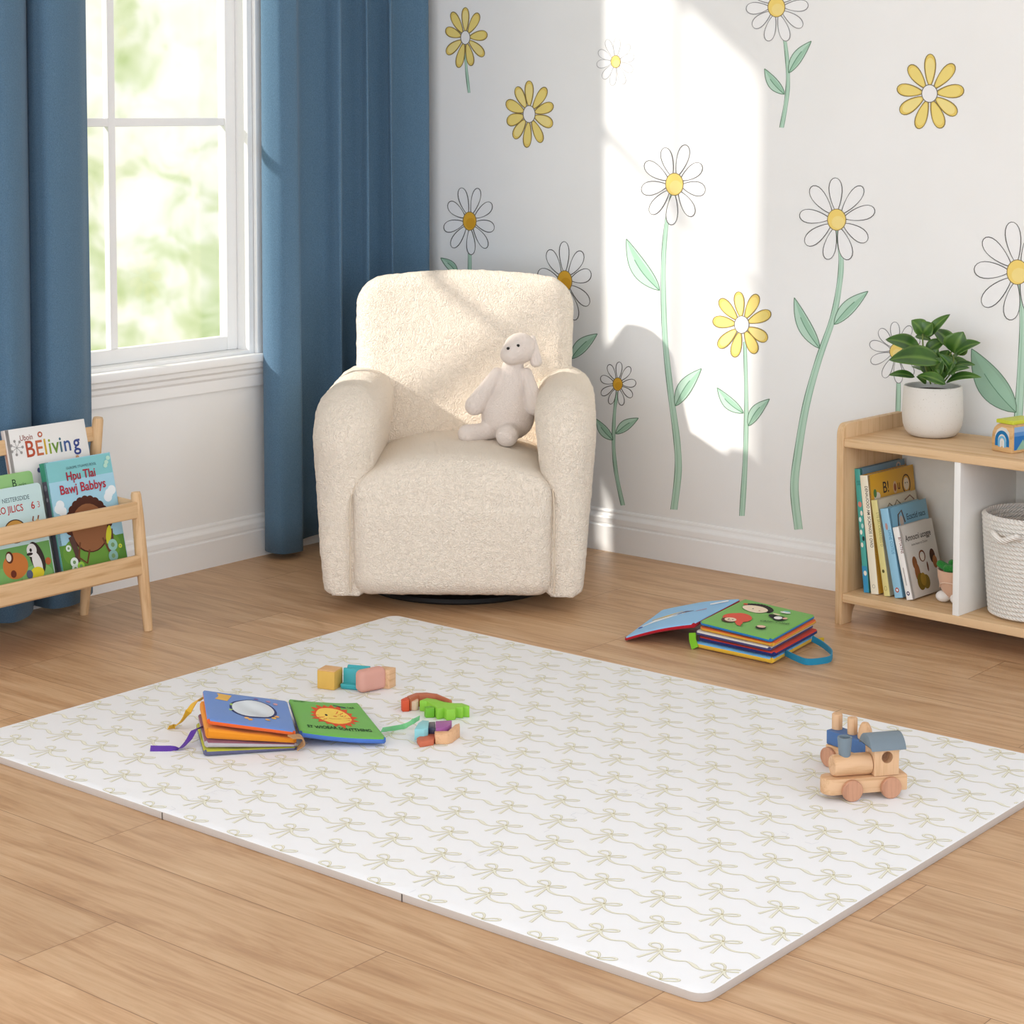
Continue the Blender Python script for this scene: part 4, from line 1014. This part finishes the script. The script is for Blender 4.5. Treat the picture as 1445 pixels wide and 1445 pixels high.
def ribbon(name, pts, wd, mat, parent, th=.0016, side=(0, 0, 1)):
    """flat strap along a path; side = direction across its width (vector or list)"""
    P = [np.array(p, float) for p in pts]; n = len(P); vs, fs = [], []
    for i, p in enumerate(P):
        t = P[min(i+1, n-1)]-P[max(i-1, 0)]; t /= np.linalg.norm(t)+1e-9
        s = np.array(side[i] if isinstance(side, list) else side, float); s = s-t*(s@t); s /= np.linalg.norm(s)+1e-9; q = np.cross(t, s)
        w_ = wd[i] if isinstance(wd, (list, tuple, np.ndarray)) else wd
        for a, b_ in ((-1, -1), (1, -1), (1, 1), (-1, 1)): vs.append(p+s*a*w_/2+q*b_*th/2)
    for i in range(n-1):
        for k in range(4): fs.append((4*i+k, 4*i+(k+1) % 4, 4*i+4+(k+1) % 4, 4*i+4+k))
    fs += [(3, 2, 1, 0), tuple(4*(n-1)+k for k in range(4))]
    o = link(name, mesh_of(vs, fs), mat, parent, False); shade(o, 50); return o

# cloth book lying open on the mat
o1 = gp(352, 1040, MT); o1 = np.array([o1[0], o1[1], MT+.0005])
cb = thing('cloth_book', 'open cloth activity book with a mirror page and a sun page on the play mat', 'cloth book', tuple(o1))
FL, FR = gp(287, 1069, MT), gp(421, 1058.5, MT); e1 = FR-FL; e2 = np.array([-e1[1], e1[0], 0]); e2 = e2/np.linalg.norm(e2)*.205
BR, BL = FR+e2, FL+e2
TFL, TFR, TBR, TBL = gp(292.5, 1019, .089), gp(417.5, 1035.5, .060), gp(405, 991.5, .063), gp(286, 976.8, .092)
Lz = [(.0165, .032, .0165, .024), (.034, .051, .025, .033), (.052, .078, .034, .046)]
cols = [('#b4b03a', '#63627c'), ('#8c5a68', '#b7aeb0'), ('#e8952f', '#e08a26')]
for k, ((a0, a1, b0, b1), (ct_, cb_)) in enumerate(zip(Lz, cols)):
    t_ = (k+.5)/4.2
    def mixp(p, q, z): r = p*(1-t_)+q*t_; return (r[0], r[1], z)
    za, zb = (a0+a1)/2, (b0+b1)/2
    cloth_page('fabric_page', cb, [mixp(FL, TFL, za), mixp(FR, TFR, zb), mixp(BR, TBR, zb), mixp(BL, TBL, za)], [a1-a0, b1-b0, b1-b0, a1-a0], ct_, cb_, seed=k+1, o=o1)
pg, af = cloth_page('fabric_page', cb, [TFL, TFR, TBR, TBL], [.014, .012, .012, .014], '#6b8ac4', '#e0642f', seed=8, o=o1, label='blue page with a round mirror')
A = Art(af); A.K = 7
A.ell(.56, .52, .275, .295, '#3a3f6b'); A.done('mirror_rim', cb)
A = Art(af); A.K = 7; A.lay = 4; A.ell(.56, .525, .245, .265, '#e8ecee'); mr = A.done('mirror', cb, 'round silvery mirror')
mmir, bb_, nn_ = base_mat('mirror_painted_reflection', lin('#e9edef'), .25, .6, .1); mr.data.materials[0] = mmir  # near-white matte colour stands in for the bright reflection
A = Art(af); A.K = 7
A.poly([(.13, .70), (.17, .92), (.34, .92), (.27, .68)], '#e2b25b')
for x, y, c in ((.30, .45, '#a7c46a'), (.32, .60, '#9fbf62'), (.46, .21, '#e3b06a'), (.50, .17, '#e0a25a'), (.70, .20, '#e3b06a'), (.78, .30, '#e9b557'), (.82, .36, '#e0a25a'), (.62, .86, '#7c5f9a'), (.76, .82, '#b08aa5'), (.84, .76, '#c99aa0')): A.ell(x, y, .028, .030, c)
A.done('page_print', cb)
# sun page
GFL, GFR, GBR, GBL = gp(423, 1036, .046), gp(546, 1046, .030), gp(505, 994.5, .030), gp(407, 989, .052)
pg, af = cloth_page('fabric_page', cb, [GFL, GFR, GBR, GBL], [.017, .017, .014, .014], '#6fae4f', '#4f74bd', seed=5, o=o1, bend=-.004, label='green page with a smiling sun')
A = Art(af); A.K = 7
rays = []
for i in range(36): a = 2*math.pi*i/36; r = 1.0 if i % 2 else 1.0+.28+.08*math.sin(i*2.3); rays.append((.52+.245*r*math.cos(a), .55+.265*r*math.sin(a)))
A.poly(rays, '#d9552f'); A.ell(.52, .55, .225, .235, '#f0cb5c')
A.ell(.43, .57, .017, .026, '#2f2a26'); A.line([(.62, .60), (.635, .58), (.655, .60)], .010, '#2f2a26'); A.ell(.54, .545, .026, .016, '#d9682f')
A.line([(.44, .48), (.48, .455), (.55, .455), (.60, .475)], .009, '#c78f3c')
A.text('ST WIOEAR SONTTHING', .50, .15, .095, '#1f3b23', .02, .72); A.text('WAAMT', .14, .90, .05, '#2c5a2c', .01, .9); A.text('i-i TAR', .80, .80, .06, '#1f3b23', .01, .9)
A.line([(.60, .86), (.68, .83), (.76, .82)], .02, '#33415e')
A.done('page_print', cb)
M = lambda h: fabric(h, None, 800)
SPm = (gp(423, 1050, .03)-o1)
ribbon('spine_band', smooth_path([gp(410, 1040, .066)-o1, gp(424, 1040, .058)-o1, gp(428, 1048, .035)-o1, gp(420, 1056, .020)-o1], 4), .02, M('#b88a5a'), cb, .003, side=tuple(e2))
yl = [gp(288, 985, .07), gp(276, 990, .072), gp(266, 1004, .060), gp(256, 1018, .034), gp(246, 1025, .021), gp(237, 1028, .019)]
ribbon('ribbon_tag', smooth_path([p-o1 for p in yl], 5), list(np.interp(np.linspace(0, 1, 26), [0, .3, .6, .8, 1], [.02, .018, .010, .016, .020])), M('#e3b23a'), cb, side=(.35, .6, .35))
pl = [gp(286, 1026, .045), gp(275, 1030, .050), gp(266, 1044, .032), gp(254, 1056, .020), gp(240, 1058, .019), gp(212, 1058, .019)]
ribbon('ribbon_tag', smooth_path([p-o1 for p in pl], 5), list(np.interp(np.linspace(0, 1, 26), [0, .3, .55, .8, 1], [.016, .012, .011, .018, .019])), M('#5f3d94'), cb, side=(.45, .6, .3))
gl = [gp(539, 1030, .036), gp(552, 1028, .024), gp(570, 1025, .022), gp(583, 1018, .036), gp(592, 1013, .040)]
ribbon('ribbon_tag', smooth_path([p-o1 for p in gl], 5), .012, M('#7fc98c'), cb, side=(.2, .5, .8))

# cloth book fanned open on the wooden floor
L0, F0, R0 = gp(978, 915, 0), gp(1090, 939, 0), gp(1152, 905, 0)
o2 = np.array([L0[0], L0[1], 0.0005])
cc = thing('cloth_book', 'open cloth book with a green face page and a teal handle on the wooden floor', 'cloth book', tuple(o2))
TL, TF, TR, TB = gp(986, 879.5, .066), gp(1088, 907, .060), gp(1151, 872, .060), gp(1051, 847, .068)
B0 = L0+(R0-F0)
cols2 = [('#6faeda', '#e2b43c'), ('#c93c2e', '#27316b'), ('#dcd8cf', '#4f4a78'), ('#e0662c', '#d9a13c')]
zs = [(.0015, .019), (.020, .034), (.035, .046), (.047, .058)]
for k, ((z0, z1), (a, b_)) in enumerate(zip(zs, cols2)):
    t_ = (k+.3)/4.6; off = [0, .006, -.004, .004][k]
    def mp_(p, q): r = p*(1-t_)+q*t_; return (r[0]+off, r[1]+off*.5, (z0+z1)/2+.0005)
    cloth_page('fabric_page', cc, [mp_(L0, TL), mp_(F0, TF), mp_(R0, TR), mp_(B0, TB)], (z1-z0), a, b_, seed=20+k, o=o2, puff=.7)
pg, af = cloth_page('fabric_page', cc, [(*TL[:2], .066), (*TF[:2], .064), (*TR[:2], .064), (*TB[:2], .068)], .011, '#79b356', '#2f78b8', seed=31, o=o2, puff=.6, label='green page with printed faces')
A = Art(af); A.K = 7
for i in range(15): a = math.pi*(.02+.96*i/14)-.25; A.ell(.33+.185*math.cos(a)*1.0, .76+.14*math.sin(a), .026, .028, '#26211f')
A.ell(.33, .75, .175, .125, '#26211f'); A.ell(.325, .725, .165, .115, '#f0dcc2'); A.ell(.14, .80, .028, .03, '#d8593f'); A.ell(.30, .715, .010, .012, '#26211f'); A.ell(.40, .70, .010, .012, '#c78a6a')
A.ell(.33, .36, .155, .15, '#dd5a45'); A.ell(.26, .34, .12, .13, '#dd5a45'); A.poly([(.38, .30), (.46, .24), (.50, .13), (.44, .14), (.36, .22)], '#dd5a45')
A.ell(.275, .22, .085, .085, '#5a3a2a'); A.ell(.285, .245, .070, .070, '#ecd3b8'); A.ell(.26, .25, .010, .012, '#26211f'); A.ell(.31, .255, .010, .012, '#26211f'); A.line([(.26, .22), (.285, .21), (.31, .225)], .010, '#26211f')
A.ell(.66, .62, .095, .05, '#26211f', -.35); A.ell(.74, .60, .085, .075, '#26211f'); A.ell(.72, .605, .05, .05, '#f1efec'); A.ell(.80, .63, .03, .03, '#e7b7a0')
A.ell(.69, .82, .07, .03, '#f1efec'); A.ell(.69, .855, .05, .02, '#8fc7c0'); A.ell(.64, .70, .05, .02, '#e8d7b8')
A.ell(.72, .22, .065, .055, '#26211f'); A.ell(.71, .25, .055, .04, '#ecc3ae'); A.ell(.50, .16, .02, .01, '#4f8a3c')
A.text('CRNICCONS', .77, .44, .062, '#26382a', .01, 1.0, .25)
A.done('page_print', cc)
# cover leaf sloping down to the floor
QF, QN, QB, QK = gp(880, 903, .006), gp(979, 883, .061), gp(1046, 847.5, .066), gp(934, 862.5, .010)
pg, af = cloth_page('fabric_page', cc, [QF, QN, QB, QK], [.012, .016, .014, .010], '#8fc0e6', '#b3202c', seed=44, o=o2, bend=.006, label='pale blue cover leaf with a red underside')
A = Art(af); A.K = 7
A.line([(.06, .30), (.20, .42), (.40, .50), (.55, .53)], [.02, .10, .09, .02], '#edf1f2'); A.line([(.12, .50), (.28, .60), (.45, .66)], [.03, .09, .02], '#e5c86c')
A.line([(.38, .50), (.52, .58), (.62, .60)], [.02, .07, .01], '#6a3146'); A.line([(.68, .55), (.78, .62)], .03, '#b98aa0'); A.line([(.72, .80), (.90, .90)], .06, '#e9eef2')
A.ell(.08, .28, .03, .03, '#4a56a0'); A.done('page_print', cc)
ribbon('spine_tag', [gp(977, 893, .040)-o2, gp(977.5, 903, .022)-o2, gp(981, 914.5, .004)-o2], .020, M('#7dbb2e'), cc, .003, side=(1, .1, 0))
hp = [gp(1108, 921, .016), gp(1122, 928, .012), gp(1140, 934, .011), (gp(1168, 931, .011)), gp(1174, 925, .011), gp(1172, 919, .011), gp(1160, 909, .014), gp(1146, 901, .022)]
ribbon('handle_strap', smooth_path([p-o2 for p in hp], 5), .017, M('#2a86a8'), cc, .0026, side=(0, 0, 1))
ribbon('corner_tag', [gp(1148, 905, .006)-o2, gp(1156, 903, .006)-o2, gp(1162, 902, .006)-o2], .010, M('#c9ab2f'), cc, .005, side=(0, 0, 1))

# ------------------------------------------------------------------ toys on the mat
ZM = MT+.0004
TW = lambda ax: wood('#dbb189', '#c49568', ax, 1.6); TWD = wood('#c59173', '#a8755a', 'Z', 2.2)
def bx2(nm, par, x0, x1, y0, y1, z0, z1, m, bv=.003): return box(nm, x0, x1, y0, y1, z0, z1, m, par, bevel=bv)
def wheel(par, x, y, r, th, side):
    return lathe('wheel', [(0, -th/2), (r-.002, -th/2), (r, -th/2+.002), (r, th/2-.002), (r-.002, th/2), (0, th/2)], TWD, par, 40, 'Y', loc=(x, y, r))
ea = math.radians(52.6); ev = np.array([math.cos(ea), math.sin(ea), 0]); en = np.array([-math.sin(ea), math.cos(ea), 0])
c1 = gp(1204, 1132, ZM); eo = c1+en*.034
eng = thing('toy_train_engine', 'wooden toy train engine with grey roof and chimney on the play mat', 'toy train', (eo[0], eo[1], ZM), ea)
# wheels' outer faces at y = -.034
nose = [(-.045, -.024)]+[(-.036-.022*math.cos(a), .024*math.sin(a)) for a in np.linspace(-math.pi/2, math.pi/2, 12)]+[(.126, .024), (.126, -.024)]
prism('chassis', [(-.036-.022*math.cos(a), .024*math.sin(a)) for a in np.linspace(math.pi/2, -math.pi/2, 14)]+[(.126, -.024), (.126, .024)], .0125, .0465, 'Z', TW('X'), eng, bevel=.003)
for x in (0, .0864):
    for y in (-.029, .029): wheel(eng, x, y, .0225, .010, 1)
    tube('axle', [(x, -.03, .0225), (x, .03, .0225)], .004, TWD, eng, 12)
lathe('boiler', [(0, -.034), (.0195, -.034), (.0225, -.030), (.0225, .047), (.0215, .049), (0, .049)], TW('X'), eng, 40, 'X', loc=(0, 0, .0465+.0222))
cab = box('cab', .0505, .106, -.025, .025, .0468, .1075, TW('Z'), None, bevel=.002)
cut = lathe('cut', [(0, -.06), (.0125, -.06), (.0125, .06), (0, .06)], TWD, None, 32, 'Y', loc=(.079, 0, .086))
bo = cab.modifiers.new('hole', 'BOOLEAN'); bo.object = cut; bo.operation = 'DIFFERENCE'; bo.solver = 'EXACT'
bpy.context.view_layer.update()
dg = bpy.context.evaluated_depsgraph_get(); mnew = bpy.data.meshes.new_from_object(cab.evaluated_get(dg)); cab.modifiers.clear(); cab.data = mnew
bpy.data.objects.remove(cut); cab.parent = eng; shade(cab, 30)
GREYP = paint('#76838c', .5, .35, .02)
arc = [(.0785+.044*math.sin(a)*1.0, .098+.036*math.cos(a)) for a in np.linspace(-1.05, 1.05, 16)]; arci = [(.0785+.039*math.sin(a), .092+.028*math.cos(a)) for a in np.linspace(1.1, -1.1, 14)]
# the roof arches across the cab's width
ra = [( .0345*math.sin(a)/math.sin(1.2), .086+.046*math.cos(a)) for a in np.linspace(-1.2, 1.2, 18)]
ri = [(-.0345, .1078), (.0345, .1078)]
prism('cab_roof', ra+[(.0335, .1005), (.026, .1008), (.025, .1078), (-.025, .1078), (-.026, .1008), (-.0335, .1005)][:0]+[(.030, .1080), (-.030, .1080)], .040, .118, 'X', GREYP, eng, bevel=.0015)
lathe('chimney', [(0, -.006), (.0115, -.006), (.0155, .040), (.0152, .042), (.0118, .042), (.011, .034), (0, .034)], GREYP, eng, 36, loc=(-.006, 0, .086))

ca = math.radians(-13); cv = np.array([math.cos(ca), math.sin(ca), 0]); cn = np.array([-math.sin(ca), math.cos(ca), 0])
c2 = gp(1166, 1082, ZM); co = c2+cn*.033
car = thing('toy_train_wagon', 'wooden toy train wagon with a blue load block and pegs behind the engine', 'toy train', (co[0], co[1], ZM), ca)
bx2('chassis', car, -.012, .116, -.024, .024, .014, .046, TW('X'))
for x in (.002, .098):
    for y in (-.029, .029): wheel(car, x, y, .0215, .010, 1)
    tube('axle', [(x, -.03, .0215), (x, .03, .0215)], .004, TWD, car, 12)
bx2('load_block', car, -.012, .112, -.021, .021, .0464, .077, paint('#4a6d9f', .5, .35, .03), .0015)
for nm, q, r, h in (('peg', (1180, 1028.5), .0115, .034), ('peg', (1200.5, 1036), .0110, .036)):
    p = gp(q[0], q[1], ZM+.077)-np.array([co[0], co[1], 0]); lx, ly = p[:2]@cv[:2], 0.0
    lathe(nm, [(0, 0), (r, 0), (r, h-.002), (r-.0015, h), (0, h)], TW('Z'), car, 32, loc=(lx, .004, .0772))
p = gp(1222, 1041, ZM+.077)-np.array([co[0], co[1], 0])
lathe('peg', [(0, 0), (.016, 0), (.0165, .006), (.014, .020), (.0095, .030), (.007, .0335), (0, .034)], TW('Z'), car, 32, loc=(p[:2]@cv[:2], .004, .0772))

# blocks
def at(px, py, z=ZM): return gp(px, py, z)
b1 = at(447.5, 971.5); b2 = at(471.7, 974.5)
ang = math.atan2(b2[1]-b1[1], b2[0]-b1[0]); wl_ = np.linalg.norm(b2-b1)
t = thing('toy_block', 'yellow cube block with a bare wooden top, leftmost in the row on the mat', 'toy block', (b1[0], b1[1], ZM), ang, 'building blocks on the mat')
box('cube', 0, wl_, 0, .046, 0, .0455, paint('#d9ad54', .5, .3, .05), t, bevel=.002); box('wooden_top', .0005, wl_-.0005, .0005, .0455, .0455, .0475, wood('#e0b17c', '#c8935c', 'X', 2), t, bevel=.0006)
b1 = at(480, 971); 
t = thing('toy_block', 'turquoise scooped block beside the yellow cube', 'toy block', (b1[0]+.003, b1[1]+.002, ZM), ang+math.radians(6), 'building blocks on the mat')
TEAL = paint('#3fa7ae', .4, .4, .03)
prof = [(.0, .0), (-.004, .012), (.003, .014), (.010, .011), (.016, .013), (.018, .047), (.024, .048), (.030, .040), (.042, .040), (.048, .048), (.053, .048), (.053, 0)]
prism('scooped_block', [(a-.006, b_) for a, b_ in prof], 0, .060, 'X', TEAL, t, bevel=.0018, autos=50)
b1 = at(514, 979); b2 = at(547, 972); ang3 = math.atan2(b2[1]-b1[1], b2[0]-b1[0])
t = thing('toy_block', 'pink rounded block in front of the turquoise one', 'toy block', (b1[0], b1[1], ZM), ang3, 'building blocks on the mat')
soft = sdf_mesh(lambda X, Y, Z: s_rbox(X, Y, Z, (.030, .0165, .0275), (.0385, .0175, .0275), .013), (-.015, -.01, -.005), (.075, .045, .062), .0028)
me = soft; o = link('rounded_block', me, paint('#d49d8d', .5, .3, .04), t, True)
b1 = at(549.5, 972.5); b2 = at(559.5, 967.5); ang4 = math.atan2(b2[1]-b1[1], b2[0]-b1[0])
t = thing('toy_block', 'bare wooden wedge block at the right end of the row on the mat', 'toy block', (b1[0], b1[1], ZM), ang4, 'building blocks on the mat')
prism('wedge', [(0, 0), (.032, 0), (.030, .030), (-.004, .062), (-.012, .050)], 0, .047, 'Z', wood('#dfb48a', '#c8976a', 'X', 2), t, bevel=.0015)

def crop5(q): return (540+q[0]/9.636, 920+q[1]/9.636)
def flat_piece(name, par, o, pts, zt, zb, mat, bevel=.0015, **k):
    P = [gp(*crop5(p), zt) for p in pts]
    return prism(name, [(p[0]-o[0], p[1]-o[1]) for p in P][::-1], zb, zt-o[2], 'Z', mat, par, bevel=bevel, autos=30, **k)
g0 = gp(625, 1000, ZM); go = (g0[0], g0[1], ZM)
t = thing('wooden_toy', 'green scalloped wooden toy shaped like a crocodile on the play mat', 'toy', go)
flat_piece('scalloped_body', t, go, [(500, 660), (600, 622), (720, 640), (840, 676), (960, 693), (1080, 693), (1180, 728), (1180, 745), (1098, 738), (1092, 756), (1003, 748), (985, 778), (870, 788), (832, 756), (745, 774), (712, 738), (640, 694), (600, 668)], ZM+.026, 0, paint('#8cc63f', .45, .35, .04))
flat_piece('scalloped_head', t, go, [(562, 745), (640, 728), (718, 738), (705, 764), (585, 768)], ZM+.023, 0, paint('#6fb12f', .45, .35, .04))
r0 = gp(590, 990, ZM); ro = (r0[0], r0[1], ZM)
t = thing('wooden_toy', 'red and brown arched wooden toy behind the green one', 'toy', ro)
flat_piece('arch', t, ro, [(330, 598), (450, 553), (600, 548), (740, 566), (850, 612), (945, 655), (905, 652), (810, 612), (720, 582), (600, 572), (490, 580), (375, 640)], ZM+.030, 0, paint('#b9694a', .5, .3, .05))
flat_piece('red_head', t, ro, [(247, 642), (325, 605), (370, 640), (360, 660), (270, 664)], ZM+.027, 0, paint('#cf5230', .45, .3, .04))
flat_piece('pale_belly', t, ro, [(376, 655), (440, 628), (485, 636), (487, 668), (450, 675), (382, 675)], ZM+.022, 0, paint('#dcbda0', .6, .3, .05))
v0 = gp(620, 1035, ZM); vo = (v0[0], v0[1], ZM)
t = thing('wooden_toy', 'small wooden toy with turquoise and purple pieces beside the green ribbon', 'toy', vo)
flat_piece('turquoise_piece', t, vo, [(432, 1048), (482, 965), (540, 925), (628, 932), (618, 1035), (560, 1048)], ZM+.030, .004, paint('#8cc9cd', .4, .35, .03))
flat_piece('dark_window', t, vo, [(629, 950), (715, 946), (718, 1040), (620, 1032)], ZM+.026, .004, paint('#3c3a4e', .3, .4, .03))
flat_piece('purple_piece', t, vo, [(719, 938), (942, 928), (932, 975), (870, 1022), (800, 1042), (722, 1042)], ZM+.030, .004, paint('#a05a98', .45, .3, .03))
flat_piece('wooden_body', t, vo, [(705, 1075), (890, 1072), (985, 985), (1045, 965), (1050, 1010), (945, 1088), (880, 1105), (715, 1105)], ZM+.026, 0, wood('#e0b085', '#c99468', 'X', 2))
flat_piece('red_inset', t, vo, [(462, 1165), (560, 1115), (705, 1108), (715, 1150), (690, 1195), (505, 1222)], ZM+.013, 0, paint('#c4694c', .5, .3, .08))
